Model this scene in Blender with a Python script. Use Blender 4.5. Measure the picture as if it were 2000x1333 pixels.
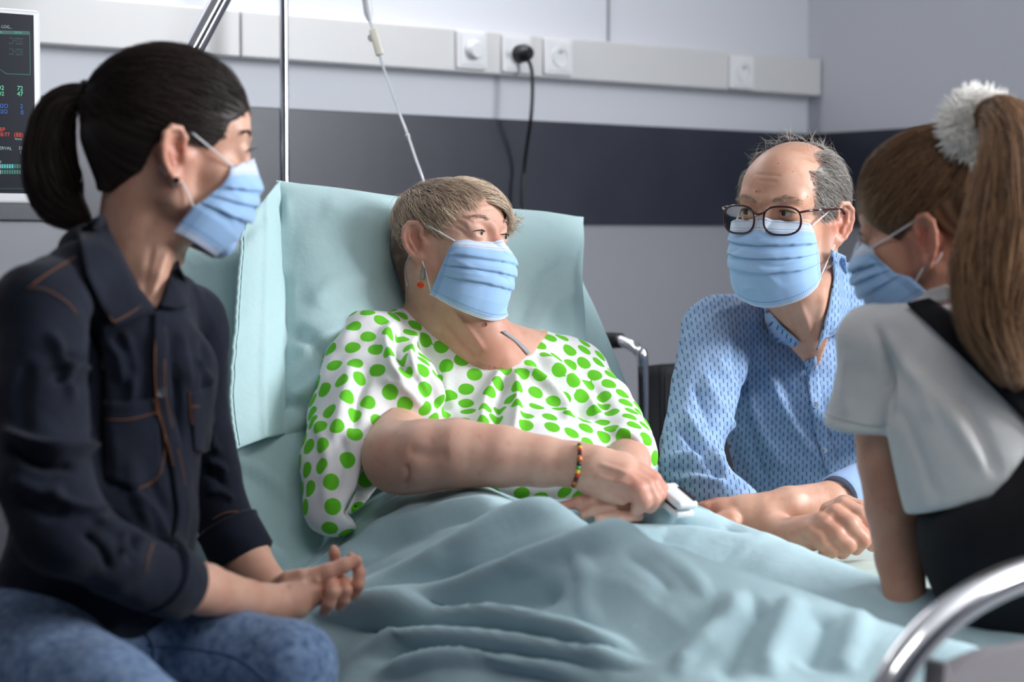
import bpy, bmesh, math, random
import numpy as np
from mathutils import Vector, Matrix, noise as mnoise
from mathutils.kdtree import KDTree
from mathutils.bvhtree import BVHTree

for o in list(bpy.data.objects):
    bpy.data.objects.remove(o)
scene = bpy.context.scene
COL = scene.collection
random.seed(7)
RNG = np.random.default_rng(7)

# ------------------------------------------------------------------ camera
FPX = 3800.0                      # focal length in pixels of the 2000 px frame
CAM = np.array([0.0, 0.0, 1.15])
YAW = math.radians(51.7)          # heading measured from the back wall's direction
PITCH = math.radians(2.96)
FWD = np.array([math.cos(YAW) * math.cos(PITCH), math.sin(YAW) * math.cos(PITCH), -math.sin(PITCH)])
RGT = np.array([math.sin(YAW), -math.cos(YAW), 0.0])
UPV = np.cross(RGT, FWD)
cam_data = bpy.data.cameras.new('camera')
cam_data.lens = FPX / 2000 * 36
cam_data.sensor_width = 36
cam_data.clip_start = 0.05
cam_data.dof.use_dof = True
cam_data.dof.focus_distance = 3.05
cam_data.dof.aperture_fstop = 3.2
cam = bpy.data.objects.new('camera', cam_data)
cam.location = CAM
cam.rotation_euler = (math.pi / 2 - PITCH, 0, YAW - math.pi / 2)
COL.objects.link(cam)
scene.camera = cam

# ------------------------------------------------------------------ world, lights, exposure
scene.view_settings.view_transform = 'Standard'
scene.view_settings.look = 'None'
scene.view_settings.exposure = 0.0
scene.view_settings.gamma = 1.0
scene.view_settings.use_curve_mapping = False
world = bpy.data.worlds.new('world')
scene.world = world
world.use_nodes = True
world.node_tree.nodes['Background'].inputs[0].default_value = (0.62, 0.72, 1.0, 1)
world.node_tree.nodes['Background'].inputs[1].default_value = 0.065

def area_light(name, loc, target, sx, sy, power, color):
    l = bpy.data.lights.new(name, 'AREA')
    l.shape = 'RECTANGLE'; l.size = sx; l.size_y = sy
    l.energy = power; l.color = color
    o = bpy.data.objects.new(name, l)
    o.location = loc
    o.rotation_euler = (Vector(target) - Vector(loc)).to_track_quat('-Z', 'Y').to_euler()
    COL.objects.link(o)
    return o
# daylight through the window of the right wall (outside the frame)
area_light('window_daylight', (3.66, 0.0, 1.92), (0.0, 1.0, 1.2), 1.5, 1.3, 168, (0.95, 0.97, 1.0))
# added unseen ceiling fill, brightens the blanket and the front of the scene
area_light('ceiling_fill_light', (0.95, 0.45, 2.63), (1.2, 1.2, 0.0), 1.15, 0.55, 16, (1.0, 0.98, 0.96))
# lit strip lamp on the wall over the head of the bed
area_light('overbed_lamp_light', (2.0, 3.36, 2.22), (2.0, 3.46, 1.0), 1.5, 0.1, 9, (1.0, 0.97, 0.98))

# ------------------------------------------------------------------ helpers
def P(px, py, d):
    """world point seen at photo pixel px,py at depth d (metres along the lens axis)"""
    return CAM + d * (FWD + RGT * ((px - 1000) / FPX) + UPV * ((666.5 - py) / FPX))

def ray(px, py):
    v = FWD + RGT * ((px - 1000) / FPX) + UPV * ((666.5 - py) / FPX)
    return v

def onY(px, py, Y):
    v = ray(px, py); t = (Y - CAM[1]) / v[1]
    return CAM + t * v

def onX(px, py, X):
    v = ray(px, py); t = (X - CAM[0]) / v[0]
    return CAM + t * v

def onZ(px, py, Z):
    v = ray(px, py); t = (Z - CAM[2]) / v[2]
    return CAM + t * v

def proj(v):
    """pixel coordinates and depth of points (n,3)"""
    q = np.asarray(v) - CAM
    d = q @ FWD
    return 1000 + FPX * (q @ RGT) / d, 666.5 - FPX * (q @ UPV) / d, d

def nrm(v):
    v = np.asarray(v, float)
    return v / (np.linalg.norm(v) + 1e-12)

def srgb(r, g, b):
    f = lambda c: ((c / 255 + 0.055) / 1.055) ** 2.4 if c / 255 > 0.04045 else c / 255 / 12.92
    return (f(r), f(g), f(b))

# ---- materials
def newmat(name):
    m = bpy.data.materials.new(name); m.use_nodes = True
    nt = m.node_tree
    return m, nt, nt.nodes['Principled BSDF']

def mat(name, col, rough=0.6, col2=None, nscale=20, ndetail=4, bump=0.0, bscale=200, metallic=0.0,
        sss=0.0, spec=0.5, coat=0.0, sheen=0.0, stretch=None, trans=0.0, ramp=(0.35, 0.65), emit=None, ior=1.45):
    m, nt, b = newmat(name)
    N = nt.nodes; L = nt.links
    b.inputs['Base Color'].default_value = (*col, 1)
    b.inputs['Roughness'].default_value = rough
    b.inputs['Metallic'].default_value = metallic
    b.inputs['Specular IOR Level'].default_value = spec
    b.inputs['Coat Weight'].default_value = coat
    b.inputs['Sheen Weight'].default_value = sheen
    b.inputs['Transmission Weight'].default_value = trans
    b.inputs['IOR'].default_value = ior
    if sss:
        b.inputs['Subsurface Weight'].default_value = sss
        b.inputs['Subsurface Radius'].default_value = (1.0, 0.35, 0.2)
        b.inputs['Subsurface Scale'].default_value = 0.006
    if emit:
        b.inputs['Emission Color'].default_value = (*emit[0], 1)
        b.inputs['Emission Strength'].default_value = emit[1]
    if col2 is not None or bump:
        tc = N.new('ShaderNodeTexCoord')
        src = tc.outputs['Object']
        if stretch:
            mp = N.new('ShaderNodeMapping'); mp.inputs['Scale'].default_value = stretch
            L.new(src, mp.inputs['Vector']); src = mp.outputs['Vector']
    if col2 is not None:
        n = N.new('ShaderNodeTexNoise'); n.inputs['Scale'].default_value = nscale; n.inputs['Detail'].default_value = ndetail
        L.new(src, n.inputs['Vector'])
        r = N.new('ShaderNodeValToRGB')
        r.color_ramp.elements[0].position = ramp[0]; r.color_ramp.elements[1].position = ramp[1]
        r.color_ramp.elements[0].color = (*col, 1); r.color_ramp.elements[1].color = (*col2, 1)
        L.new(n.outputs['Fac'], r.inputs['Fac']); L.new(r.outputs['Color'], b.inputs['Base Color'])
    if bump:
        n2 = N.new('ShaderNodeTexNoise'); n2.inputs['Scale'].default_value = bscale; n2.inputs['Detail'].default_value = 3
        L.new(src, n2.inputs['Vector'])
        bp = N.new('ShaderNodeBump'); bp.inputs['Strength'].default_value = bump; bp.inputs['Distance'].default_value = 0.002
        L.new(n2.outputs['Fac'], bp.inputs['Height']); L.new(bp.outputs['Normal'], b.inputs['Normal'])
    return m

# ---- objects
def tag(o, label=None, cat=None, group=None, kind=None):
    if label: o['label'] = label
    if cat: o['category'] = cat
    if group: o['group'] = group
    if kind: o['kind'] = kind
    return o

def empty(name, loc, label=None, cat=None, group=None):
    o = bpy.data.objects.new(name, None); COL.objects.link(o)
    o.location = [float(c) for c in loc]
    o.empty_display_size = 0.05
    return tag(o, label, cat, group)

def mk(name, verts, faces, material, parent=None, smooth=True, attrs=None):
    """mesh object from world-space data; origin moved to the parent or the mesh's base centre"""
    verts = np.asarray(verts, float)
    org = np.zeros(3)
    if parent is not None:
        p = parent
        while p is not None:
            org += np.array(p.location); p = p.parent
    loc = np.array([*(verts[:, :2].min(0) + verts[:, :2].max(0)) / 2, verts[:, 2].min()])
    me = bpy.data.meshes.new(name)
    if isinstance(faces, np.ndarray):
        faces = faces.tolist()
    me.from_pydata((verts - loc).tolist(), [], faces)
    me.update()
    if smooth:
        me.polygons.foreach_set('use_smooth', [True] * len(me.polygons))
    for mt in (material if isinstance(material, (list, tuple)) else [material]):
        me.materials.append(mt)
    if attrs:
        for an, av in attrs.items():
            av = np.asarray(av, np.float32)
            if av.ndim == 1:
                a = me.attributes.new(an, 'FLOAT', 'POINT'); a.data.foreach_set('value', av)
            else:
                a = me.attributes.new(an, 'FLOAT_VECTOR', 'POINT'); a.data.foreach_set('vector', av.ravel())
    o = bpy.data.objects.new(name, me); COL.objects.link(o)
    if parent is not None:
        o.parent = parent
    o.location = loc - org
    return o

class MB:
    """collects simple shapes, world space"""
    def __init__(s):
        s.v = []; s.f = []
    def add(s, v, f):
        n = len(s.v); s.v += [tuple(map(float, q)) for q in v]; s.f += [[i + n for i in q] for q in f]; return s
    def box(s, c, ax, half, bev=0.0):
        """box with axes ax (3 vectors) and half sizes; bevelled edges"""
        bm = bmesh.new(); bmesh.ops.create_cube(bm, size=2)
        for v in bm.verts:
            v.co = Vector((v.co.x * half[0], v.co.y * half[1], v.co.z * half[2]))
        if bev:
            bmesh.ops.bevel(bm, geom=list(bm.edges), offset=bev, segments=3, profile=0.5, affect='EDGES')
        A = np.array(ax, float)
        vs = [np.array(c) + np.array(v.co) @ A for v in bm.verts]
        bm.verts.index_update()
        s.add(vs, [[v.index for v in f.verts] for f in bm.faces]); bm.free(); return s
    def tube(s, pts, r, n=10, cap=True):
        pts = [np.array(p, float) for p in pts]; m = len(pts)
        rs = r if isinstance(r, (list, tuple, np.ndarray)) else [r] * m
        t = [nrm(pts[min(i + 1, m - 1)] - pts[max(i - 1, 0)]) for i in range(m)]
        a = nrm(np.cross(t[0], [0.3, 0.2, 0.93] if abs(t[0][2]) < 0.9 else [1, 0, 0]))
        vs = []; fs = []
        for i in range(m):
            a = nrm(a - t[i] * np.dot(a, t[i])); b = np.cross(t[i], a)
            for k in range(n):
                th = 2 * math.pi * k / n
                vs.append(pts[i] + rs[i] * (math.cos(th) * a + math.sin(th) * b))
        for i in range(m - 1):
            for k in range(n):
                k2 = (k + 1) % n
                fs.append([i * n + k, i * n + k2, (i + 1) * n + k2, (i + 1) * n + k])
        if cap:
            fs.append(list(range(n))[::-1]); fs.append([(m - 1) * n + k for k in range(n)])
        return s.add(vs, fs)
    def lathe(s, c, axis, prof, n=24):
        """prof: list of (radius, height along axis)"""
        axis = nrm(axis); a = nrm(np.cross(axis, [0.1, 0.2, 1] if abs(axis[2]) < 0.9 else [1, 0, 0])); b = np.cross(axis, a)
        vs = []; fs = []
        for (r, h) in prof:
            for k in range(n):
                th = 2 * math.pi * k / n
                vs.append(np.array(c) + axis * h + r * (math.cos(th) * a + math.sin(th) * b))
        for i in range(len(prof) - 1):
            for k in range(n):
                k2 = (k + 1) % n
                fs.append([i * n + k, i * n + k2, (i + 1) * n + k2, (i + 1) * n + k])
        fs.append(list(range(n))[::-1]); fs.append([(len(prof) - 1) * n + k for k in range(n)])
        return s.add(vs, fs)
    def build(s, name, material, parent=None, smooth=False):
        o = mk(name, s.v, s.f, material, parent, smooth=smooth)
        return o

def smooth_path(pts, n=6, closed=False):
    """Catmull-Rom through points"""
    pts = [np.array(p, float) for p in pts]; out = []
    m = len(pts)
    for i in range(m - 1):
        p0 = pts[max(i - 1, 0)]; p1 = pts[i]; p2 = pts[i + 1]; p3 = pts[min(i + 2, m - 1)]
        for k in range(n):
            t = k / n
            out.append(0.5 * ((2 * p1) + (-p0 + p2) * t + (2 * p0 - 5 * p1 + 4 * p2 - p3) * t * t + (-p0 + 3 * p1 - 3 * p2 + p3) * t ** 3))
    out.append(pts[-1])
    return out

def autosmooth(o, ang=40):
    me = o.data
    me.polygons.foreach_set('use_smooth', [True] * len(me.polygons))
    try:
        me.set_sharp_from_angle(angle=math.radians(ang))
    except Exception:
        pass
    return o

# ---- signed-distance volumes -> one continuous surface (surface nets)
class Vol:
    def __init__(s, lo, hi, h):
        s.lo = np.array(lo, float); s.h = h
        s.n = np.ceil((np.array(hi) - s.lo) / h).astype(int) + 1
        s.d = np.full(s.n, 1.0, np.float32)
    def _sl(s, lo, hi):
        a = np.clip(np.floor((lo - s.lo) / s.h).astype(int), 0, s.n)
        b = np.clip(np.ceil((hi - s.lo) / s.h).astype(int) + 1, 0, s.n)
        if np.any(b <= a):
            return None
        sl = tuple(slice(a[i], b[i]) for i in range(3))
        g = [(s.lo[i] + s.h * np.arange(a[i], b[i])).astype(np.float32) for i in range(3)]
        return sl, g[0][:, None, None], g[1][None, :, None], g[2][None, None, :]
    def _put(s, sl, nd, k, sub):
        o = s.d[sl]
        if sub:
            a = -o; b = nd
        else:
            a = o; b = nd
        if k > 0:
            t = np.clip(0.5 + 0.5 * (b - a) / k, 0, 1)
            r = b + (a - b) * t - k * t * (1 - t)
        else:
            r = np.minimum(a, b)
        s.d[sl] = -r if sub else r
    def ell(s, c, r, A=np.eye(3), k=0.01, sub=False):
        c = np.array(c, float); r = np.array(r, float); A = np.asarray(A, float)   # rows = axes
        ext = np.sqrt(((A * r[:, None]) ** 2).sum(0)) + k + 3 * s.h
        q = s._sl(c - ext, c + ext)
        if q is None: return s
        sl, X, Y, Z = q
        X = X - np.float32(c[0]); Y = Y - np.float32(c[1]); Z = Z - np.float32(c[2])
        k0 = 0; k1 = 0
        for i in range(3):
            u = (X * np.float32(A[i, 0]) + Y * np.float32(A[i, 1]) + Z * np.float32(A[i, 2])) / np.float32(r[i])
            u2 = u * u
            k0 = k0 + u2; k1 = k1 + u2 / np.float32(r[i] ** 2)
        k0 = np.sqrt(k0); k1 = np.sqrt(k1) + 1e-6
        s._put(sl, k0 * (k0 - 1) / k1, k, sub); return s
    def _cone(s, sl_g, a, b, ra, rb, sq):
        sl, X, Y, Z = sl_g
        f32 = np.float32
        X = X - f32(a[0]); Y = Y - f32(a[1]); Z = Z - f32(a[2])
        ba = b - a
        if sq is not None:
            n = nrm(sq[0]); g = 1 / sq[1] - 1
            dn = (X * f32(n[0]) + Y * f32(n[1]) + Z * f32(n[2])) * f32(g)
            X = X + dn * f32(n[0]); Y = Y + dn * f32(n[1]); Z = Z + dn * f32(n[2])
            ba = ba + n * (ba @ n) * g
        L2 = float(ba @ ba) + 1e-9
        t = np.clip((X * f32(ba[0]) + Y * f32(ba[1]) + Z * f32(ba[2])) / f32(L2), 0, 1)
        return np.sqrt((X - t * f32(ba[0])) ** 2 + (Y - t * f32(ba[1])) ** 2 + (Z - t * f32(ba[2])) ** 2) - (f32(ra) + t * f32(rb - ra))
    def cone(s, a, b, ra, rb, k=0.01, sub=False, sq=None):
        """tapered capsule; sq=(axis, factor) flattens the section along axis"""
        a = np.array(a, float); b = np.array(b, float)
        R = max(ra, rb) + k + 3 * s.h
        q = s._sl(np.minimum(a, b) - R, np.maximum(a, b) + R)
        if q is None: return s
        s._put(q[0], s._cone(q, a, b, ra, rb, sq), k, sub); return s
    def chain(s, pts, k=0.01, sub=False, sq=None):
        """limb through (point, radius) pairs: joints stay smooth, only the whole limb blends"""
        P_ = [(np.array(p, float), r) for p, r in pts]
        rm = max(r for _, r in P_) + k + 5 * s.h; lo = np.min([p for p, _ in P_], 0) - rm; hi = np.max([p for p, _ in P_], 0) + rm
        Q = s._sl(lo, hi)
        if Q is None: return s
        i0 = [q.start for q in Q[0]]
        T = np.full(s.d[Q[0]].shape, 1.0, np.float32)
        kk = min(k, 0.006)
        for (a, ra), (b, rb) in zip(P_[:-1], P_[1:]):
            R = max(ra, rb) + k + 3 * s.h
            q = s._sl(np.minimum(a, b) - R, np.maximum(a, b) + R)
            if q is None: continue
            d = s._cone(q, a, b, ra, rb, sq)
            sl = tuple(slice(z.start - o, z.stop - o) for z, o in zip(q[0], i0))
            o = T[sl]
            t = np.clip(0.5 + 0.5 * (d - o) / kk, 0, 1)
            T[sl] = d + (o - d) * t - kk * t * (1 - t)
        s._put(Q[0], T, k, sub); return s
    def chainpx(s, pts, k=0.01, sub=False, sq=None):
        """pts: list of (px, py, depth, radius in photo pixels)"""
        return s.chain([(P(x, y, d), r * d / FPX) for x, y, d, r in pts], k, sub, sq)
    def ellpx(s, x, y, d, rx, ry, rz, k=0.01, sub=False, roll=0.0):
        """ellipsoid aligned with the view: radii in photo px across, px up, metres in depth"""
        c = P(x, y, d); cr = math.cos(roll); sr = math.sin(roll)
        A = np.array([RGT * cr - UPV * sr, UPV * cr + RGT * sr, FWD])
        return s.ell(c, (rx * d / FPX, ry * d / FPX, rz), A, k, sub)
    def half(s, c, n, k=0.0, lo=None, hi=None):
        """cut away the side n points to (optionally only inside a box)"""
        c = np.array(c, float); n = nrm(n)
        L = s.lo if lo is None else np.array(lo, float); H = s.lo + s.h * s.n if hi is None else np.array(hi, float)
        q = s._sl(L, H)
        if q is None: return s
        sl, X, Y, Z = q
        nd = -((X - np.float32(c[0])) * np.float32(n[0]) + (Y - np.float32(c[1])) * np.float32(n[1]) + (Z - np.float32(c[2])) * np.float32(n[2]))
        s._put(sl, nd, k, True); return s
    def keep_poly(s, H, poly, ia=1, ib=2, k=0.004, invert=False):
        """keep only what lies inside a 2-D polygon of head-local coordinates"""
        n = s.n
        X = (s.lo[0] + s.h * np.arange(n[0]))[:, None, None].astype(np.float32) - np.float32(H.o[0])
        Y = (s.lo[1] + s.h * np.arange(n[1]))[None, :, None].astype(np.float32) - np.float32(H.o[1])
        Z = (s.lo[2] + s.h * np.arange(n[2]))[None, None, :].astype(np.float32) - np.float32(H.o[2])
        def loc(i):
            a = H.A[i] / H.s
            return X * np.float32(a[0]) + Y * np.float32(a[1]) + Z * np.float32(a[2])
        u = loc(ia); w = loc(ib)
        m = s.d < 0.03
        uu = u[m]; ww = w[m]
        d2 = np.full(uu.shape, 1e9, np.float32); ins = np.zeros(uu.shape, bool)
        pl = np.array(poly, np.float32); L = len(pl)
        for i in range(L):
            a = pl[i]; b = pl[(i + 1) % L]; e = b - a
            t = np.clip(((uu - a[0]) * e[0] + (ww - a[1]) * e[1]) / (e @ e + 1e-12), 0, 1)
            d2 = np.minimum(d2, (uu - a[0] - t * e[0]) ** 2 + (ww - a[1] - t * e[1]) ** 2)
            c = ((a[1] <= ww) & (b[1] > ww)) | ((b[1] <= ww) & (a[1] > ww))
            xi = a[0] + (ww - a[1]) / np.where(abs(b[1] - a[1]) < 1e-9, 1e-9, b[1] - a[1]) * e[0]
            ins ^= c & (uu < xi)
        sd = np.sqrt(d2) * H.s * np.where(ins, -1, 1)
        if invert: sd = -sd
        o = s.d[m]
        t = np.clip(0.5 - 0.5 * (sd - o) / k, 0, 1)
        s.d[m] = sd + (o - sd) * t + k * t * (1 - t)
        return s
    def mesh(s, smooth=1):
        d = s.d
        sg = d < 0
        c = np.zeros(np.array(d.shape) - 1, np.uint8)
        for i in (0, 1):
            for j in (0, 1):
                for k in (0, 1):
                    c += sg[i:d.shape[0] - 1 + i, j:d.shape[1] - 1 + j, k:d.shape[2] - 1 + k]
        act = np.argwhere((c > 0) & (c < 8))
        m = len(act)
        idx = np.full(c.shape, -1, np.int32)
        idx[act[:, 0], act[:, 1], act[:, 2]] = np.arange(m)
        off = np.array([[i, j, k] for i in (0, 1) for j in (0, 1) for k in (0, 1)])
        val = np.stack([d[act[:, 0] + o[0], act[:, 1] + o[1], act[:, 2] + o[2]] for o in off], 1)
        acc = np.zeros((m, 3)); cnt = np.zeros(m)
        for a in range(8):
            for b in range(a + 1, 8):
                if abs(off[a] - off[b]).sum() != 1: continue
                va = val[:, a]; vb = val[:, b]
                x = (va < 0) != (vb < 0)
                t = np.where(x, va / np.where(va - vb == 0, 1, va - vb), 0)
                p = off[a] + t[:, None] * (off[b] - off[a])
                acc[x] += p[x]; cnt[x] += 1
        V = s.lo + s.h * (act + acc / np.maximum(cnt, 1)[:, None])
        F = []
        for ax in range(3):
            o = [0, 0, 0]; o[ax] = 1
            s0 = sg[act[:, 0], act[:, 1], act[:, 2]]
            s1 = sg[act[:, 0] + o[0], act[:, 1] + o[1], act[:, 2] + o[2]]
            b, cc = [(1, 2), (2, 0), (0, 1)][ax]
            q = (s0 != s1) & (act[:, b] > 0) & (act[:, cc] > 0)
            A = act[q]
            eb = np.zeros(3, int); eb[b] = 1; ec = np.zeros(3, int); ec[cc] = 1
            g = lambda t: idx[t[:, 0], t[:, 1], t[:, 2]]
            quad = np.stack([g(A - eb - ec), g(A - ec), g(A), g(A - eb)], 1)
            fl = s0[q]
            quad[~fl] = quad[~fl][:, ::-1]
            F.append(quad[(quad >= 0).all(1)])
        F = np.concatenate(F)
        used = np.zeros(len(V), bool); used[F] = True
        remap = np.cumsum(used) - 1
        V = V[used]; F = remap[F]
        for _ in range(smooth):
            V = lap(V, F, 0.5)
        return V, F

def lap(V, F, w):
    acc = np.zeros_like(V); cnt = np.zeros(len(V))
    for i in range(F.shape[1]):
        a = F[:, i]; b = F[:, (i + 1) % F.shape[1]]
        for c in range(3):
            acc[:, c] += np.bincount(a, V[b, c], len(V)) + np.bincount(b, V[a, c], len(V))
        cnt += np.bincount(a, minlength=len(V)) + np.bincount(b, minlength=len(V))
    return V * (1 - w) + w * acc / np.maximum(cnt, 1)[:, None]

def vnormals(V, F):
    n = np.cross(V[F[:, 2]] - V[F[:, 0]], V[F[:, 3]] - V[F[:, 1]]) if F.shape[1] == 4 else np.cross(V[F[:, 1]] - V[F[:, 0]], V[F[:, 2]] - V[F[:, 0]])
    out = np.zeros_like(V)
    for i in range(F.shape[1]):
        for c in range(3):
            out[:, c] += np.bincount(F[:, i], n[:, c], len(V))
    return out / (np.linalg.norm(out, axis=1, keepdims=True) + 1e-12)

_SK = RNG.normal(size=(40, 3)); _SP = RNG.uniform(0, 6.28, 40)
def wav(V, scale, n0=0, n=8, warp=0.6):
    """smooth pseudo-random field"""
    q = V / scale
    r = np.zeros(len(V))
    for i in range(n):
        k = _SK[(n0 + i) % 40]
        r += np.sin(q @ k + _SP[(n0 + i) % 40] + warp * np.sin(q @ _SK[(n0 + i + 13) % 40]))
    return r / math.sqrt(n)

def seg_dist(px, py, pts):
    """distance of pixels to a polyline, position along it (0..1) and side"""
    pts = np.array(pts, float); best = np.full(len(px), 1e9); tt = np.zeros(len(px)); sd = np.zeros(len(px))
    L = np.r_[0, np.cumsum(np.linalg.norm(np.diff(pts[:, :2], axis=0), axis=1))]
    for i in range(len(pts) - 1):
        a = pts[i, :2]; e = pts[i + 1, :2] - a
        l2 = e @ e + 1e-9
        t = np.clip(((px - a[0]) * e[0] + (py - a[1]) * e[1]) / l2, 0, 1)
        dx = px - a[0] - t * e[0]; dy = py - a[1] - t * e[1]
        d = np.hypot(dx, dy); m = d < best
        best[m] = d[m]; tt[m] = (L[i] + t[m] * math.sqrt(l2)) / L[-1]
        sd[m] = np.sign(dx[m] * e[1] - dy[m] * e[0])
    return best, tt, sd

def sculpt(V, F, strokes, dirv=None, front=True):
    """press fold ridges (+) and creases (-) into a surface.
    strokes: (pixel polyline, width px, height m)"""
    N = vnormals(V, F)
    px, py, d = proj(V)
    view = (CAM - V); view /= np.linalg.norm(view, axis=1, keepdims=True)
    fac = np.clip((N * view).sum(1) * 3 + 0.3, 0, 1) if front else np.ones(len(V))
    disp = np.zeros(len(V))
    for st in strokes:
        pts, w, a = st[:3]
        lo = np.min(np.array(pts)[:, :2], 0) - 3 * w; hi = np.max(np.array(pts)[:, :2], 0) + 3 * w
        m = (px > lo[0]) & (px < hi[0]) & (py > lo[1]) & (py < hi[1])
        if len(st) > 3:
            m &= (d > st[3][0]) & (d < st[3][1])
        if not m.any(): continue
        pp = smooth_path([np.array(q[:2], float) for q in pts], 5) if len(pts) > 2 else pts
        b, t, s = seg_dist(px[m], py[m], pp)
        end = np.clip(np.minimum(t, 1 - t) * 5, 0, 1); end = end * end * (3 - 2 * end)
        disp[m] += a * np.exp(-(b / w) ** 2) * end
    D = N if dirv is None else np.broadcast_to(np.array(dirv, float), V.shape)
    return V + D * (disp * fac)[:, None]

class Frame:
    """head-local coordinates: x = person's left, y = where the face points, z = crown"""
    def __init__(s, px, py, d, yaw, pitch, roll, sc=1.0):
        s.o = P(px, py, d); s.s = sc
        B = nrm(CAM - s.o); R = nrm(np.cross([0, 0, 1], B)); U = np.cross(B, R)
        ya, pi_, ro = (math.radians(q) for q in (yaw, pitch, roll))
        R2 = R * math.cos(ro) - U * math.sin(ro); U2 = U * math.cos(ro) + R * math.sin(ro)
        y = B * math.cos(ya) + R2 * math.sin(ya)
        x = R2 * math.cos(ya) - B * math.sin(ya)
        z = U2
        y2 = y * math.cos(pi_) - z * math.sin(pi_); z2 = z * math.cos(pi_) + y * math.sin(pi_)
        s.A = np.array([x, y2, z2])       # rows
    def __call__(s, x, y=None, z=None):
        p = np.array(x if y is None else (x, y, z), float)
        return s.o + s.s * (p @ s.A)
    def inv(s, V):
        return ((np.asarray(V) - s.o) @ s.A.T) / s.s

# ---- photo-plane polygon tests used while shaping clothes
def poly_sd(px, py, poly):
    pl = np.array(poly, np.float64); L = len(pl)
    d2 = np.full(px.shape, 1e18); ins = np.zeros(px.shape, bool)
    for i in range(L):
        a = pl[i]; b = pl[(i + 1) % L]; e = b - a
        t = np.clip(((px - a[0]) * e[0] + (py - a[1]) * e[1]) / (e @ e + 1e-12), 0, 1)
        d2 = np.minimum(d2, (px - a[0] - t * e[0]) ** 2 + (py - a[1] - t * e[1]) ** 2)
        c = ((a[1] <= py) & (b[1] > py)) | ((b[1] <= py) & (a[1] > py))
        xi = a[0] + (py - a[1]) / (b[1] - a[1] if abs(b[1] - a[1]) > 1e-9 else 1e-9) * e[0]
        ins ^= c & (px < xi)
    return np.sqrt(d2) * np.where(ins, -1, 1)

def cut_px(vol, poly, dmin, dmax, k=0.004):
    """carve an opening (neckline, cuff, sleeve mouth) out of a garment volume"""
    q = np.array(poly, float)
    cs = np.array([P(x, y, d) for x in (q[:, 0].min(), q[:, 0].max()) for y in (q[:, 1].min(), q[:, 1].max()) for d in (dmin, dmax)])
    r = vol._sl(cs.min(0) - 0.01, cs.max(0) + 0.01)
    if r is None: return vol
    sl, X, Y, Z = r
    o = vol.d[sl]
    shp = o.shape
    Xb = np.broadcast_to(X, shp); Yb = np.broadcast_to(Y, shp); Zb = np.broadcast_to(Z, shp)
    m = o < 0.02
    pts = np.stack([Xb[m], Yb[m], Zb[m]], 1).astype(float)
    if len(pts) == 0: return vol
    px, py, d = proj(pts)
    sd = poly_sd(px, py, poly) * d / FPX
    sd = np.maximum(np.maximum(sd, d - dmax), dmin - d)
    a = -o[m]; t = np.clip(0.5 + 0.5 * (sd - a) / k, 0, 1)
    rr = sd + (a - sd) * t - k * t * (1 - t)
    o2 = o.copy(); o2[m] = -rr; vol.d[sl] = o2
    return vol

class Surf:
    """a finished surface that can be hit along a line of sight"""
    def __init__(s, *vf):
        V = []; F = []; n = 0
        for v, f in vf:
            V.append(np.asarray(v)); F.append(np.asarray(f) + n); n += len(v)
        V = np.concatenate(V); s.b = BVHTree.FromPolygons(V.tolist(), [list(map(int, q)) for q in np.concatenate(F)])
    def depth(s, px, py):
        r = ray(px, py); h = s.b.ray_cast(Vector(CAM), Vector(nrm(r)), 20)
        if h[0] is None: return None
        return float((np.array(h[0]) - CAM) @ FWD)
    def line(s, pts, off=0.001, n=6):
        pp = smooth_path([np.array(q, float) for q in pts], n) if len(pts) > 2 else [np.array(pts[0], float) + (np.array(pts[1], float) - np.array(pts[0], float)) * t for t in np.linspace(0, 1, n + 1)]
        ds = [s.depth(*q) for q in pp]
        ok = [i for i, d in enumerate(ds) if d is not None]
        if not ok: return None
        dd = np.interp(range(len(ds)), ok, [ds[i] for i in ok])
        return [P(q[0], q[1], d - off) for q, d in zip(pp, dd)]
    def patch(s, A, B, na, nb, off=0.006, relax=2, curl=0.0):
        """cloth patch between two photo polylines, lying on the surface"""
        def res(L, n):
            L = np.array(L, float); c = np.r_[0, np.cumsum(np.linalg.norm(np.diff(L, axis=0), axis=1))]
            return np.stack([np.interp(np.linspace(0, c[-1], n), c, L[:, i]) for i in (0, 1)], 1)
        a = res(A, na); b = res(B, na)
        D = np.full((na, nb), np.nan); G = np.zeros((na, nb, 2))
        for j in range(nb):
            t = j / (nb - 1); G[:, j] = a * (1 - t) + b * t
            for i in range(na):
                d = s.depth(*G[i, j])
                if d is not None: D[i, j] = d
        med = np.nanmedian(D); D = np.where(np.isnan(D), med, D)
        D = np.clip(D, med - 0.15, med + 0.15)
        for _ in range(relax):
            E = np.pad(D, 1, mode='edge'); D = np.minimum(D, (E[:-2, 1:-1] + E[2:, 1:-1] + E[1:-1, :-2] + E[1:-1, 2:]) / 4)
        V = np.array([[P(G[i, j, 0], G[i, j, 1], D[i, j] - off - curl * (j / (nb - 1)) ** 2) for j in range(nb)] for i in range(na)]).reshape(-1, 3)
        g = np.arange(na * nb).reshape(na, nb)
        F = np.stack([g[:-1, :-1], g[1:, :-1], g[1:, 1:], g[:-1, 1:]], -1).reshape(-1, 4)
        if (vnormals(V, F).mean(0) @ (CAM - V.mean(0))) < 0: F = F[:, ::-1]
        return V, F

def thick(o, t, off=1.0):
    md = o.modifiers.new('thickness', 'SOLIDIFY'); md.thickness = t; md.offset = off
    return o

def stitch(surf, pts, m, parent, r=0.0009, off=0.0006, name='stitching'):
    L = surf.line(pts, off)
    if L: MB().tube(L, r, 5).build(name, m, parent, smooth=True)

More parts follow.
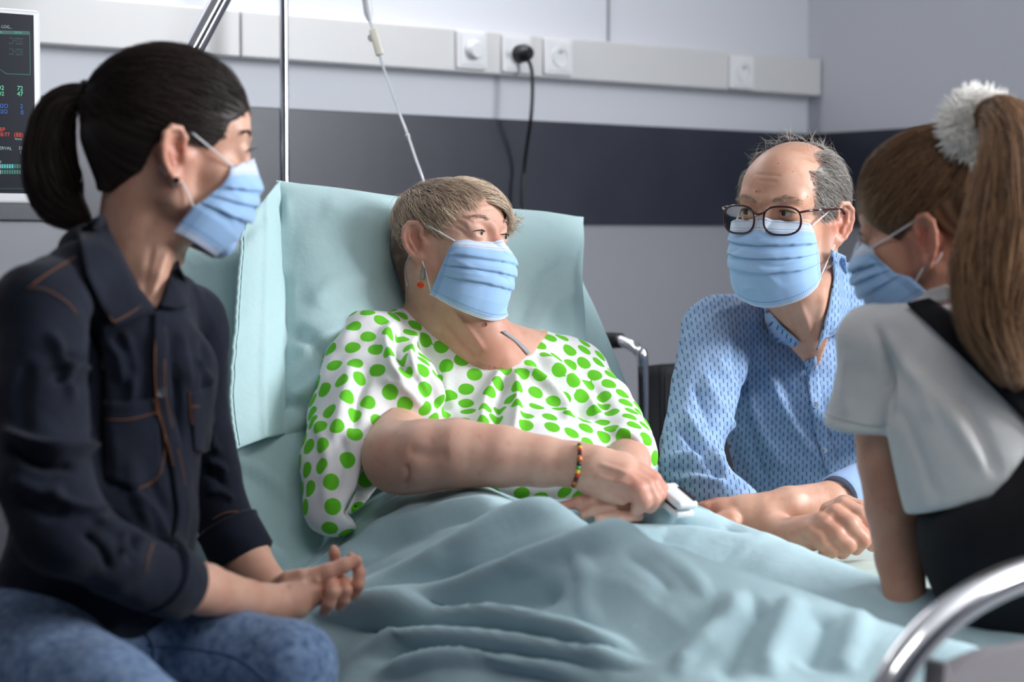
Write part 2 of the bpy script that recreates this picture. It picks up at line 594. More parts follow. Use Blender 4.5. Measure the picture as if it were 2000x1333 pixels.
def disc_on(surf, px, py, r, h, m, parent, name='button'):
    d = surf.depth(px, py)
    if d is None: return
    c = P(px, py, d); ax = nrm(CAM - c)
    o = autosmooth(MB().lathe(c - ax * 0.001, ax, [(0, 0), (r, 0), (r, h * 0.6), (r * 0.9, h), (r * 0.7, h * 0.8), (r * 0.25, h * 0.75), (0, h * 0.75)], 18).build(name, m, parent))
    return o


def gsample(vol, d, V):
    """value and gradient of a volume at points"""
    i = np.rint((V - vol.lo) / vol.h).astype(int)
    ok = np.all((i > 0) & (i < vol.n - 1), axis=1)
    i = np.clip(i, 1, vol.n - 2)
    f = lambda a, b, c: d[i[:, 0] + a, i[:, 1] + b, i[:, 2] + c].astype(float)
    g = np.stack([f(1, 0, 0) - f(-1, 0, 0), f(0, 1, 0) - f(0, -1, 0), f(0, 0, 1) - f(0, 0, -1)], 1) / (2 * vol.h)
    s = f(0, 0, 0) + (g * (V - (vol.lo + vol.h * i))).sum(1)
    s = np.clip(s, f(0, 0, 0) - vol.h, f(0, 0, 0) + vol.h)
    gl = np.linalg.norm(g, axis=1, keepdims=True)
    return np.where(ok, s, 1.0), g / (gl + 1e-6)

def tuck(V, vol, full, polys, depth=0.008, reach=0.04):
    """keep the body under its clothes except where skin shows"""
    px, py, _ = proj(V)
    out = np.ones(len(V), bool)
    for q in polys: out &= poly_sd(px, py, q) > 10
    V = V.copy()
    s, g = gsample(vol, full, V)
    idx = np.where(out & (s > 0.02))[0]          # well outside: sink straight back until covered
    if len(idx):
        w = V[idx] - CAM; w /= np.linalg.norm(w, axis=1, keepdims=True)
        q = V[idx].copy(); done = np.zeros(len(idx), bool)
        for k in range(1, 30):
            c = V[idx] + w * 0.005 * k
            sk, _ = gsample(vol, full, c)
            ok = ~done & (sk < -depth)
            q[ok] = c[ok]; done |= ok
        V[idx] = q
    for _ in range(3):
        s, g = gsample(vol, full, V)
        m = out & (s > -depth) & (s < reach)
        V[m] -= g[m] * (s[m] + depth)[:, None]
    return V

# ================================================================== the room
YW, XW = 3.51, 3.75
M = {}
M['wall'] = mat('wall_paint', srgb(203, 205, 213), 0.55, bump=0.05, bscale=300)
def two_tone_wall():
    m, nt, b = newmat('wall_darker_below_band'); N = nt.nodes; L = nt.links
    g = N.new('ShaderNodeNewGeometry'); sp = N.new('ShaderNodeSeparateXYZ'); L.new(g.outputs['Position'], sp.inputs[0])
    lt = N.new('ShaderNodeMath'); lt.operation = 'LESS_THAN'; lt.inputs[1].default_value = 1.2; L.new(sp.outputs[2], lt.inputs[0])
    mx = N.new('ShaderNodeMix'); mx.data_type = 'RGBA'; mx.inputs[6].default_value = (*srgb(205, 208, 216), 1); mx.inputs[7].default_value = (*srgb(150, 152, 159), 1)  # wall takes a darker tone below the band
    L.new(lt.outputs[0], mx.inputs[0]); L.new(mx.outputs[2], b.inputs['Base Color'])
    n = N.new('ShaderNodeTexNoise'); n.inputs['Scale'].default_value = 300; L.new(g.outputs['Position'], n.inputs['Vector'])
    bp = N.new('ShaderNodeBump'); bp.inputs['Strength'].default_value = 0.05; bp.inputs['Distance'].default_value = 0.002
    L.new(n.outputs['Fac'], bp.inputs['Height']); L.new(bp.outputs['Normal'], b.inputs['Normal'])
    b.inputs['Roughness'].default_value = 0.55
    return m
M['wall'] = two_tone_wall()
M['band'] = mat('charcoal_panel', srgb(42, 46, 58), 0.36, col2=srgb(47, 51, 63), nscale=8, bump=0.03, bscale=500)
M['trunk'] = mat('white_plastic', srgb(205, 205, 205), 0.4, bump=0.02, bscale=200)
M['seam'] = mat('panel_joint', srgb(140, 142, 148), 0.6)
M['floor'] = mat('vinyl_floor', srgb(120, 122, 126), 0.35, col2=srgb(132, 134, 138), nscale=60)
M['ceil'] = mat('ceiling_paint', srgb(215, 215, 215), 0.8, bump=0.05, bscale=300)
M['chrome'] = mat('chrome', (0.75, 0.75, 0.77), 0.12, metallic=1.0)
M['steel'] = mat('brushed_steel', (0.55, 0.55, 0.57), 0.28, metallic=1.0)
M['black'] = mat('black_plastic', (0.012, 0.012, 0.014), 0.35)
M['blackcloth'] = mat('black_nylon', (0.012, 0.013, 0.016), 0.55, bump=0.2, bscale=600)
M['white'] = mat('white_abs', srgb(222, 224, 226), 0.35)
M['clear'] = mat('clear_tube', (0.85, 0.9, 0.92), 0.12, trans=0.6)
M['teal'] = None
M['pale'] = None

def fabric(name, c1, c2, weave=900, rough=0.85, bump=0.25, nscale=6, sheen=0.1):
    m, nt, b = newmat(name); N = nt.nodes; L = nt.links
    tc = N.new('ShaderNodeTexCoord')
    n = N.new('ShaderNodeTexNoise'); n.inputs['Scale'].default_value = nscale; n.inputs['Detail'].default_value = 5
    L.new(tc.outputs['Object'], n.inputs['Vector'])
    r = N.new('ShaderNodeValToRGB'); r.color_ramp.elements[0].position = 0.3; r.color_ramp.elements[1].position = 0.7
    r.color_ramp.elements[0].color = (*c1, 1); r.color_ramp.elements[1].color = (*c2, 1)
    L.new(n.outputs['Fac'], r.inputs['Fac']); L.new(r.outputs['Color'], b.inputs['Base Color'])
    w = N.new('ShaderNodeTexNoise'); w.inputs['Scale'].default_value = weave; w.inputs['Detail'].default_value = 2
    L.new(tc.outputs['Object'], w.inputs['Vector'])
    n3 = N.new('ShaderNodeTexNoise'); n3.inputs['Scale'].default_value = 45; n3.inputs['Detail'].default_value = 4
    L.new(tc.outputs['Object'], n3.inputs['Vector'])
    bp0 = N.new('ShaderNodeBump'); bp0.inputs['Strength'].default_value = 0.25; bp0.inputs['Distance'].default_value = 0.006
    L.new(n3.outputs['Fac'], bp0.inputs['Height'])
    bp = N.new('ShaderNodeBump'); bp.inputs['Strength'].default_value = bump; bp.inputs['Distance'].default_value = 0.001
    L.new(w.outputs['Fac'], bp.inputs['Height']); L.new(bp0.outputs['Normal'], bp.inputs['Normal'])
    L.new(bp.outputs['Normal'], b.inputs['Normal'])
    b.inputs['Roughness'].default_value = rough; b.inputs['Sheen Weight'].default_value = sheen
    b.inputs['Specular IOR Level'].default_value = 0.2
    return m
M['teal'] = fabric('teal_cotton', srgb(174, 204, 206), srgb(182, 210, 212))
M['blanket'] = fabric('teal_blanket_cotton', srgb(172, 200, 208), srgb(180, 207, 214))
M['pale'] = fabric('pale_sheet_cotton', srgb(196, 214, 206), srgb(206, 222, 214))

AX = np.eye(3)
def struct(o):
    o['kind'] = 'structure'; return o
def slab(name, lo, hi, m, bev=0.0, parent=None):
    lo = np.array(lo, float); hi = np.array(hi, float)
    return MB().box((lo + hi) / 2, AX, (hi - lo) / 2, bev).build(name, m, parent)

struct(slab('floor', (-2.0, -2.0, -0.1), (3.95, 3.71, 0.0), M['floor']))
struct(slab('ceiling', (-2.0, -2.0, 2.7), (3.95, 3.71, 2.8), M['ceil']))
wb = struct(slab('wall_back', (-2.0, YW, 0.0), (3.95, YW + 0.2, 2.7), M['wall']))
# right wall with the window opening (out of frame, towards the viewer)
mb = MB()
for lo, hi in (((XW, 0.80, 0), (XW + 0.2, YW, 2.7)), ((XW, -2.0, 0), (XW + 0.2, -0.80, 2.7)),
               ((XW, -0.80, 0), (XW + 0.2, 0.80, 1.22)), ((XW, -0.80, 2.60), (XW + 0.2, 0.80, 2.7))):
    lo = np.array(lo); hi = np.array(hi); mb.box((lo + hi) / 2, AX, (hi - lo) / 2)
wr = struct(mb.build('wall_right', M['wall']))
mb = MB()
for c, hf in (((XW + 0.1, 0.0, 1.25), (0.04, 0.8, 0.03)), ((XW + 0.1, 0.0, 2.57), (0.04, 0.8, 0.03)),
              ((XW + 0.1, -0.77, 1.91), (0.04, 0.03, 0.7)), ((XW + 0.1, 0.77, 1.91), (0.04, 0.03, 0.7)), ((XW + 0.1, 0.0, 1.91), (0.04, 0.03, 0.7))):
    mb.box(c, AX, hf, 0.006)
win = struct(mb.build('window_1', M['white']))
MB().box((XW + 0.1, 0.0, 1.91), AX, (0.004, 0.78, 0.66)).build('pane', mat('window_glass', (0.9, 0.95, 1), 0.02, trans=1.0), win)

# charcoal protection band round the room
struct(slab('trim_1', (-1.2, YW - 0.012, 1.188), (XW - 0.012, YW - 0.001, 1.426), M['band'], 0.002))
struct(slab('trim_2', (XW - 0.012, 1.2, 1.188), (XW - 0.001, YW - 0.001, 1.426), M['band'], 0.002))
# white cable trunking along the back wall, in two lengths
struct(slab('trim_3', (2.032, YW - 0.052, 1.522), (XW - 0.004, YW - 0.001, 1.616), M['trunk'], 0.004))
struct(slab('trim_4', (-1.2, YW - 0.052, 1.522), (2.029, YW - 0.001, 1.616), M['trunk'], 0.004))
# joint strips between the wall panels above the trunking
for i, px in enumerate((1187,)):
    x = onY(px, 40, YW)[0]
    slab('panel_joint', (x - 0.003, YW - 0.004, 1.617), (x + 0.003, YW - 0.0005, 2.69), M['seam'], parent=None)['kind'] = 'structure'
bpy.data.objects['panel_joint'].name = 'trim_5'

# ---- lamps out of frame: added ceiling fill panel, then the overbed strip
lt = empty('added_ceiling_panel', (0.95, 0.45, 2.64), 'flat square ceiling panel added as fill light above the bed foot', 'lamp')
MB().box((0.95, 0.45, 2.67), AX, (0.62, 0.32, 0.029), 0.004).build('housing', M['white'], lt)
MB().box((0.95, 0.45, 2.639), AX, (0.58, 0.28, 0.003)).build('diffuser', mat('lamp_diffuser', (0.8, 0.8, 0.8), 0.6, emit=((1, 0.98, 0.96), 2.0)), lt)
lt = empty('overbed_lamp', (2.0, YW - 0.06, 2.24), 'long white strip lamp on the wall above the bed head', 'lamp')
MB().box((2.0, YW - 0.09, 2.28), AX, (0.8, 0.088, 0.045), 0.01).build('housing', M['white'], lt)
MB().box((2.0, YW - 0.12, 2.232), AX, (0.76, 0.045, 0.004)).build('diffuser', bpy.data.materials['lamp_diffuser'], lt)

# ---- switches and sockets on the trunking
YF = YW - 0.052
def plate(px, py, label, cat, kind):
    c = onY(px, py, YF)
    e = empty('dimmer_switch' if kind == 'knob' else 'wall_socket', (c[0], YF, c[2]), label, cat, 'switch and socket plates on the white trunking')
    MB().box((c[0], YF - 0.005, c[2]), AX, (0.041, 0.005, 0.041), 0.003).build('plate', M['white'], e)
    MB().box((c[0], YF - 0.0105, c[2]), AX, (0.033, 0.0015, 0.033), 0.001).build('insert', M['white'], e)
    if kind == 'knob':
        autosmooth(MB().lathe((c[0], YF - 0.012, c[2]), (0, -1, 0), [(0.021, 0), (0.021, 0.004), (0.019, 0.016), (0.017, 0.018), (0.0, 0.018)], 28).build('knob', M['white'], e))
    else:
        autosmooth(MB().lathe((c[0], YF - 0.0122, c[2]), (0, -1, 0), [(0.0225, 0), (0.0225, 0.003), (0.0205, 0.003), (0.0195, -0.006), (0.0, -0.006)], 28).build('socket_ring', M['white'], e))
        if kind == 'earth':
            for dx in (-0.0095, 0.0095):
                MB().lathe((c[0] + dx, YF - 0.0071, c[2]), (0, -1, 0), [(0.003, 0), (0.003, 0.0006), (0, 0.0006)], 12).build('pin_hole', M['black'], e)
            autosmooth(MB().lathe((c[0], YF - 0.007, c[2] + 0.011), (0, -1, 0), [(0.0028, 0), (0.0028, 0.012), (0.0, 0.014)], 12).build('earth_pin', M['steel'], e))
    return c
plate(918, 99, 'white dimmer switch with a round knob, leftmost plate on the trunking', 'switch', 'knob')
pc = plate(1006, 107, 'white wall socket with the black plug in it', 'socket', 'plug')
plate(1087, 112, 'empty white wall socket just right of the plugged one', 'socket', 'earth')
plate(1445, 142, 'empty white wall socket on its own near the corner', 'socket', 'earth')
# plug and its hanging black cable
e = empty('power_cable', (pc[0], YF - 0.012, pc[2]), 'black plug and power cable hanging from the wall socket', 'cable')
autosmooth(MB().lathe((pc[0], YF - 0.0125, pc[2] + 0.001), (0.12, -1, 0), [(0.019, -0.003), (0.0205, 0.004), (0.0205, 0.02), (0.016, 0.032), (0.011, 0.038), (0, 0.038)], 24).build('plug', M['black'], e))
YC = YW - 0.095
cp = [onY(1012, 101, YC + 0.0), onY(1026, 108, YC), onY(1038, 135, YC), onY(1040, 180, YC), onY(1037, 230, YC), onY(1030, 280, YC + 0.03), onY(1024, 330, YC + 0.05), onY(1020, 400, YC + 0.05)]
cp += [np.array([cp[-1][0], YW - 0.05, 0.8]), np.array([cp[-1][0] + 0.05, YW - 0.06, 0.35]), np.array([cp[-1][0] + 0.02, YW - 0.08, 0.02])]
MB().tube(smooth_path(cp, 6), 0.0042, 10).build('cord', M['black'], e, smooth=True)

# ---- patient monitor on its wall arm
YM = 2.98
tl = onY(80, 30, YM); bt = onY(60, 398, YM)
xr = tl[0]; zt = tl[2] + 0.008; zb = bt[2]
mon = empty('patient_monitor', (xr - 0.2, YM, zb), 'patient monitor with white bezel and dark screen of vital signs', 'monitor')
Wm = 0.46
cx, cz, hz = xr - Wm / 2, (zt + zb) / 2, (zt - zb) / 2
autosmooth(MB().box((cx, YM + 0.03, cz), AX, (Wm / 2, 0.03, hz), 0.006).build('housing', M['white'], mon))
M['screen'] = mat('monitor_screen', (0.003, 0.004, 0.008), 0.3, spec=0.15, emit=((0.03, 0.06, 0.13), 0.07))
sx1 = onY(67, 200, YM)[0]; sz1 = onY(67, 30, YM)[2] + 0.000; sz0 = onY(60, 378, YM)[2]
scr = MB().box(((sx1 + xr - Wm + 0.014) / 2, YM - 0.0005, (sz1 + sz0) / 2), AX, ((sx1 - xr + Wm - 0.014) / 2, 0.001, (sz1 - sz0) / 2)).build('screen', M['screen'], mon)
autosmooth(MB().tube([(cx, YM + 0.06, cz), (cx, YW - 0.06, cz)], 0.02, 14).build('mount_arm', M['white'], mon))
MB().box((cx, YW - 0.06 + 0.028, cz), AX, (0.05, 0.018, 0.07), 0.004).build('mount_plate', M['white'], mon)
def emis(name, c, s):
    return mat(name, (0.0, 0.0, 0.0), 0.5, emit=(c, s))
EG = emis('screen_green', srgb(120, 255, 205), 0.75); EB = emis('screen_blue', srgb(45, 120, 225), 0.75); ER = emis('screen_red', srgb(235, 65, 45), 0.75)
EW = emis('screen_white', srgb(190, 225, 225), 0.6); ET = emis('screen_teal', srgb(35, 140, 125), 0.55); ED = emis('screen_dim', srgb(60, 110, 105), 0.5)
EC = emis('screen_cyan', srgb(80, 220, 215), 0.6)
def text(s, px, py, h, m, right=False):
    """screen lettering; px,py = baseline start (or end) in the photo, h = cap height in px"""
    p = onY(px, py, YM - 0.0022)
    cu = bpy.data.curves.new('lettering', 'FONT'); cu.body = s
    cu.size = h * 1.42 * 3.05 / FPX
    cu.align_x = 'RIGHT' if right else 'LEFT'
    cu.offset = 0.0
    t = bpy.data.objects.new('lettering', cu); COL.objects.link(t)
    dg = bpy.context.evaluated_depsgraph_get()
    me = bpy.data.meshes.new_from_object(t.evaluated_get(dg))
    bpy.data.objects.remove(t)
    me.materials.clear(); me.materials.append(m)
    o = bpy.data.objects.new('lettering', me); COL.objects.link(o)
    o.parent = scr; o.rotation_euler = (math.pi / 2, 0, 0)
    o.location = p - np.array(scr.location) - np.array(mon.location)
text('DATA LOG...', 24, 56, 6, EW, True)
text('DATA', 42, 66, 4, EC, True)
text('TIME', 4, 65, 4, EC, True)
for i, (a, b) in enumerate((('EKG_698RPM', 78), ('SPO2_91%', 83), ('RESP_168RPM', 88), ('EKG_768RPM', 99), ('SPO2_94%', 104), ('RESP_188RPM', 109))):
    text(a, 45, b, 3.6, ED, True)
text('CO2', 8, 176, 9, EG, True); text('72', 45, 177, 9, EG, True)
text('O2', 8, 187, 8, EG, True); text('47', 45, 188, 9, EG, True)
text('N2O', 16, 211, 8, EB, True); text('2', 45, 212, 9, EB, True)
text('N2O', 15, 222, 8, EB, True); text('0', 46, 224, 9, EB, True)
text('BP', 10, 257, 8, ER, True); text('118/77', 19, 267, 8, ER, True); text('(88)', 46, 268, 9, ER, True)
text('MMHG', 43, 274, 3.6, EW, True)
text('INTERVAL', 23, 293, 6.5, EW, True); text('35 MIN', 62, 293, 6.5, EW, True); text('1 MIN', 60, 301, 6.5, EW, True)
text('MAX', 3, 319, 5.5, EW, True)
def quadpx(pts, m, name='display_bar', off=0.0019):
    q = [onY(x, y, YM - off) for x, y in pts]
    mk(name, q, [[0, 1, 2, 3]], m, scr, smooth=False)
quadpx([(-60, 58), (58, 61), (58, 68), (-60, 65)], mat('screen_teal_bar', (0, 0, 0), 0.5, emit=(srgb(20, 120, 105), 0.5)))
def linepx(pts, w, m):
    for (a, b) in zip(pts[:-1], pts[1:]):
        a = np.array(a, float); b = np.array(b, float); n = np.array([-(b - a)[1], (b - a)[0]]); n = n / np.linalg.norm(n) * w / 2
        quadpx([a - n, b - n, b + n, a + n], m, 'display_line')
linepx([(58, 66), (59, 146), (12, 144), (-8, 130)], 1.2, ET)
linepx([(-40, 368), (52, 369)], 1.0, emis('screen_line_blue', srgb(25, 75, 95), 0.5))
barm = [EC, EC, EC, EC, ET, ET, ET]
for r, yy in enumerate((325, 336)):
    for k in range(9):
        x0 = -2 + k * 4.9
        quadpx([(x0, yy - 4), (x0 + 3.5, yy - 4), (x0 + 3.5, yy + 4), (x0, yy + 4)], EW if (k < 1) else (EC if (k < 6 and r == 0) else ET))

# ---- drip stand behind the bed
p = onY(555, 180, 3.32)
st = empty('drip_stand', (p[0], p[1], 0), 'thin chrome drip stand rising behind the pillow', 'drip stand')
autosmooth(MB().tube([(p[0], p[1], 0.1), (p[0], p[1], 2.15)], 0.0092, 16).build('pole', M['chrome'], st))
for k in range(5):
    a = k * 2 * math.pi / 5 + 0.3
    e1 = np.array([p[0] + 0.16 * math.cos(a), p[1] + 0.12 * math.sin(a), 0.05])
    MB().tube([(p[0], p[1], 0.11), e1], 0.009, 8).build('leg', M['steel'], st, smooth=True)
    MB().lathe(e1 - np.array([0, 0.01, 0.025]), (0, 1, 0), [(0.024, 0), (0.024, 0.02)], 14).build('caster', M['black'], st)
hook = onY(700, -140, 3.32)
MB().tube(smooth_path([(p[0], p[1], 2.15), (p[0] + 0.02, p[1], 2.19), (hook[0] - 0.03, p[1], 2.19), (hook[0], p[1], 2.16), (hook[0] + 0.01, p[1], 2.17)], 5), 0.005, 8).build('hook', M['chrome'], st, smooth=True)
# infusion line with drip chamber and clamp
dch = 3.72
iv = empty('infusion_line', P(720, 0, dch), 'clear infusion line with drip chamber and white clamp above the patient', 'infusion line')
bagp = np.array([hook[0], p[1], 2.155])
ch0 = P(713, -20, dch); ch1 = P(722, 42, dch)
autosmooth(MB().box((bagp + ch0) / 2 + np.array([0, 0, 0.03]), AX, (0.055, 0.018, 0.09), 0.015).build('bag', mat('clear_bag', (0.9, 0.95, 1), 0.1, trans=0.7), iv))
MB().tube([bagp + np.array([0, 0, 0.005]), (bagp + ch0) / 2 + np.array([0, 0, 0.115])], 0.003, 8).build('hanger', M['white'], iv)
MB().tube([(bagp + ch0) / 2 + np.array([0, 0, -0.05]), ch0], 0.003, 8).build('spike', M['white'], iv)
autosmooth(MB().lathe(ch0, ch1 - ch0, [(0.0, 0), (0.0085, 0.0), (0.009, 0.012), (0.0085, 0.013), (0.0088, 0.046), (0.006, 0.054), (0.004, 0.06), (0, 0.06)], 18).build('drip_chamber', mat('frosted_plastic', (0.86, 0.88, 0.9), 0.25, trans=0.25), iv))
c0 = P(728, 57, dch); c1 = P(742, 108, dch)
ax = nrm(c1 - c0); bx = nrm(np.cross(ax, FWD)); cxv = np.cross(ax, bx)
autosmooth(MB().box((c0 + c1) / 2, [ax, bx, cxv], (np.linalg.norm(c1 - c0) / 2, 0.0075, 0.009), 0.003).build('roller_clamp', mat('cream_plastic', srgb(228, 224, 208), 0.4), iv))
MB().lathe((c0 * 0.7 + c1 * 0.3) - bx * 0.007 - cxv * 0.004, cxv, [(0.007, 0), (0.007, 0.008)], 14).build('clamp_wheel', M['white'], iv)
tb = [P(722, 42, dch), P(728, 57, dch), P(742, 110, dch), P(760, 165, dch - 0.02), P(780, 220, dch - 0.06), P(797, 265, dch - 0.12), P(812, 310, dch - 0.18), P(829, 360, dch - 0.26), P(834, 400, dch - 0.36), P(800, 470, dch - 0.52)]
MB().tube(smooth_path(tb, 5), 0.0026, 8).build('tube', M['clear'], iv, smooth=True)
MB().tube([P(795, 262, dch - 0.12), P(798, 270, dch - 0.12)], 0.004, 10).build('connector', M['white'], iv, smooth=True)

# ================================================================== the bed
ZM = 0.65                                     # mattress top
BX0, BX1 = 1.43, 2.36                         # mattress sides
YP = 2.27                                     # hinge of the backrest
bed = empty('hospital_bed', ((BX0 + BX1) / 2, 2.0, 0), 'hospital bed with raised backrest, teal sheet and chrome foot end', 'bed')
def soft_slab(name, c, ax, half, m, parent, bev, puff=0.0):
    bm = bmesh.new(); bmesh.ops.create_cube(bm, size=2)
    for v in bm.verts: v.co = Vector((v.co.x * half[0], v.co.y * half[1], v.co.z * half[2]))
    bmesh.ops.bevel(bm, geom=list(bm.edges), offset=bev, segments=5, profile=0.5, affect='EDGES')
    bmesh.ops.subdivide_edges(bm, edges=[e for e in bm.edges if e.calc_length() > 0.1], cuts=80, use_grid_fill=True)
    V = np.array([list(v.co) for v in bm.verts]); bm.verts.index_update()
    F = [[v.index for v in f.verts] for f in bm.faces]; bm.free()
    W = np.array(c) + V @ np.array(ax)
    W = W + np.array(ax)[2] * ((np.abs(V[:, 2] - half[2]) < 0.02) * (0.004 * wav(V, 0.09, 3)))[:, None]
    if name == 'mattress':      # the sheet is bunched up on the far side
        f = np.clip((W[:, 0] - 1.98) / 0.08, 0, 1) * np.clip((W[:, 1] - 1.60) / 0.15, 0, 1) * np.clip((2.20 - W[:, 1]) / 0.1, 0, 1) * np.clip((2.35 - W[:, 0]) / 0.06, 0.3, 1)
        W[:, 2] += (V[:, 2] > 0) * f * (0.026 + 0.006 * wav(W, 0.05, 6))
    if name == 'backrest_mattress':
        Fa = [f for f in F]
        tri = np.array([[f[0], f[1], f[2], f[-1]] for f in Fa])
        W = sculpt(W, tri, [([(440, 880), (520, 930), (600, 1000)], 9, 0.006), ([(440, 905), (520, 955), (590, 1020)], 9, -0.006), ([(430, 1000), (500, 1050), (580, 1110)], 9, 0.008), ([(430, 1030), (500, 1085), (560, 1130)], 9, -0.008),
            ([(420, 620), (440, 760), (430, 860)], 10, 0.004), ([(440, 940), (500, 985), (570, 1050)], 7, 0.004), ([(1140, 560), (1190, 680), (1240, 800)], 14, 0.004), ([(1160, 720), (1200, 780), (1260, 850)], 12, -0.004)])
    return mk(name, W, F, m, parent)
soft_slab('mattress', ((BX0 + BX1) / 2, (YP + 1.24) / 2, ZM - 0.075), AX, ((BX1 - BX0) / 2, (YP - 1.24) / 2, 0.075), M['pale'], bed, 0.035)
# backrest section, raised
top = P(1125, 515, 3.33)
ang = math.radians(57)
u = np.array([0, math.cos(ang), math.sin(ang)]); nb = np.array([0, -math.sin(ang), math.cos(ang)])
LB = 0.65
RX0, RX1 = 1.37, 2.25
c = np.array([(RX0 + RX1) / 2, YP + 0.02, ZM - 0.02]) + u * LB / 2 - nb * 0.095
soft_slab('backrest_mattress', c, [np.array([1, 0, 0]), u, nb], ((RX1 - RX0) / 2, LB / 2, 0.07), M['teal'], bed, 0.055)
slab('frame', (BX0 + 0.03, 1.22, 0.40), (BX1 - 0.03, 3.12, 0.47), M['steel'], 0.01, bed)
MB().box(c - nb * 0.09, [np.array([1, 0, 0]), u, nb], ((BX1 - BX0) / 2 - 0.05, LB / 2 - 0.03, 0.015), 0.005).build('backrest_frame', M['steel'], bed)
for x in (BX0 + 0.12, BX1 - 0.12):
    for y in (1.32, 3.0):
        MB().tube([(x, y, 0.1), (x, y, 0.42)], 0.022, 14).build('leg', M['steel'], bed, smooth=True)
        MB().lathe((x - 0.016, y, 0.06), (1, 0, 0), [(0.0, 0), (0.06, 0), (0.06, 0.032), (0, 0.032)], 20).build('caster', M['black'], bed)
# foot end: bent chrome tube with a grey panel
YFB = 1.165
arc = [onY(x, y, YFB) for x, y in ((1733, 1345), (1748, 1305), (1785, 1250), (1840, 1200), (1905, 1160), (1965, 1138), (2010, 1130))]
xm = (BX0 + BX1) / 2 + 0.0
ztop = arc[-1][2] + 0.006
xa, za, xb = 1.343, 0.70, 1.60
left = [np.array([xa, YFB, z_]) for z_ in (0.36, 0.45, 0.55, 0.64)] + [np.array([xa + (xb - xa) * (1 - math.cos(t)), YFB, za + (ztop - za) * math.sin(t)]) for t in np.linspace(0, math.pi / 2, 22)] + [np.array([1.75, YFB, ztop])]
right = [np.array([2 * xm - q[0], YFB, q[2]]) for q in left[::-1]]
autosmooth(MB().tube(smooth_path(left + right, 6), 0.0165, 20).build('footboard_tube', M['chrome'], bed))
pt = [onY(x, y, YFB) for x, y in ((1822, 1345), (1845, 1312), (1885, 1288), (1940, 1268), (2010, 1256))]
pts = [np.array([pt[0][0] - 0.005, YFB, 0.42])] + pt + [np.array([xm, YFB, pt[-1][2] + 0.012])]
pts = pts + [np.array([2 * xm - q[0], YFB, q[2]]) for q in pts[::-1]]
pts = smooth_path(pts, 4)
n = len(pts); V = [q + np.array([0, -0.012, 0]) for q in pts] + [q + np.array([0, 0.012, 0]) for q in pts]
F = [list(range(n))[::-1], [n + i for i in range(n)]] + [[i, (i + 1) % n, n + (i + 1) % n, n + i] for i in range(n)]
mk('footboard_panel', V, F, mat('grey_laminate', srgb(128, 124, 128), 0.5), bed, smooth=False)
# overhead trapeze pole at the bed head, leaning over the bed
t0 = np.array([1.30, 3.08, 0.43]); t1 = P(398, 60, 3.42)
dirv = nrm(P(431, -2, 3.42) - P(372, 108, 3.40))
pole = [t0, t0 + np.array([0, 0, 0.25]), P(330, 187, 3.385), P(372, 108, 3.40), P(431, -2, 3.42), P(500, -130, 3.44), P(620, -250, 3.45)]
tp = autosmooth(MB().tube(smooth_path(pole, 8), 0.0175, 20).build('trapeze_pole', M['chrome'], bed))
tp['label'] = 'slanting chrome pole at the bed head'
MB().tube([t0, t0 + np.array([0.2, 0, 0])], 0.02, 14).build('bracket', M['steel'], tp, smooth=True)

# ---- pillow: an inflated case with an open flange on its left end
PC = dict(TL=P(540, 352, 3.07), TR=P(1140, 424, 3.47), BL=P(548, 850, 2.88), BR=P(1150, 770, 3.28))
nu, nv = 110, 90
U, Wv = np.meshgrid(np.linspace(0, 1, nu), np.linspace(0, 1, nv), indexing='ij')
def bil(u, v):
    return ((1 - u) * (1 - v))[..., None] * PC['TL'] + (u * (1 - v))[..., None] * PC['TR'] + ((1 - u) * v)[..., None] * PC['BL'] + (u * v)[..., None] * PC['BR']
B0 = bil(U, Wv)
pn = nrm(np.cross(PC['BL'] - PC['TL'], PC['TR'] - PC['TL']))
if pn @ (CAM - PC['TL']) < 0: pn = -pn
# slightly concave outline between the corners
ins = 0.018
B0 = B0 + (PC['BL'] - PC['TL'])[None, None] * (ins * 1.2 * np.sin(np.pi * U) * (1 - 2 * Wv))[..., None] * 0.6 + (PC['TR'] - PC['TL'])[None, None] * (ins * np.sin(np.pi * Wv) * (1 - 2 * U))[..., None]
prof = np.clip(1 - np.abs(2 * U - 1) ** 3.2, 0, 1) ** 0.62 * np.clip(1 - np.abs(2 * Wv - 1) ** 3.2, 0, 1) ** 0.62
grid = B0.reshape(-1, 3)
idx = np.arange(nu * nv).reshape(nu, nv)
Fq = np.stack([idx[:-1, :-1], idx[1:, :-1], idx[1:, 1:], idx[:-1, 1:]], -1).reshape(-1, 4)
px_, py_, _ = proj(grid)
dent = 0.085 * np.exp(-(((px_ - 860) / 150) ** 2 + ((py_ - 580) / 170) ** 2))
wr_ = 0.003 * wav(grid, 0.07, 5) + 0.0012 * wav(grid, 0.03, 9)
front = grid + pn * ((0.085 * prof.ravel()) - dent * prof.ravel() + wr_ * np.minimum(prof.ravel() * 3, 1))[:, None]
back = grid - pn * (0.05 * prof.ravel())[:, None]
Ff = Fq.copy()
if (vnormals(front, Ff).mean(0) @ pn) < 0: Ff = Ff[:, ::-1]
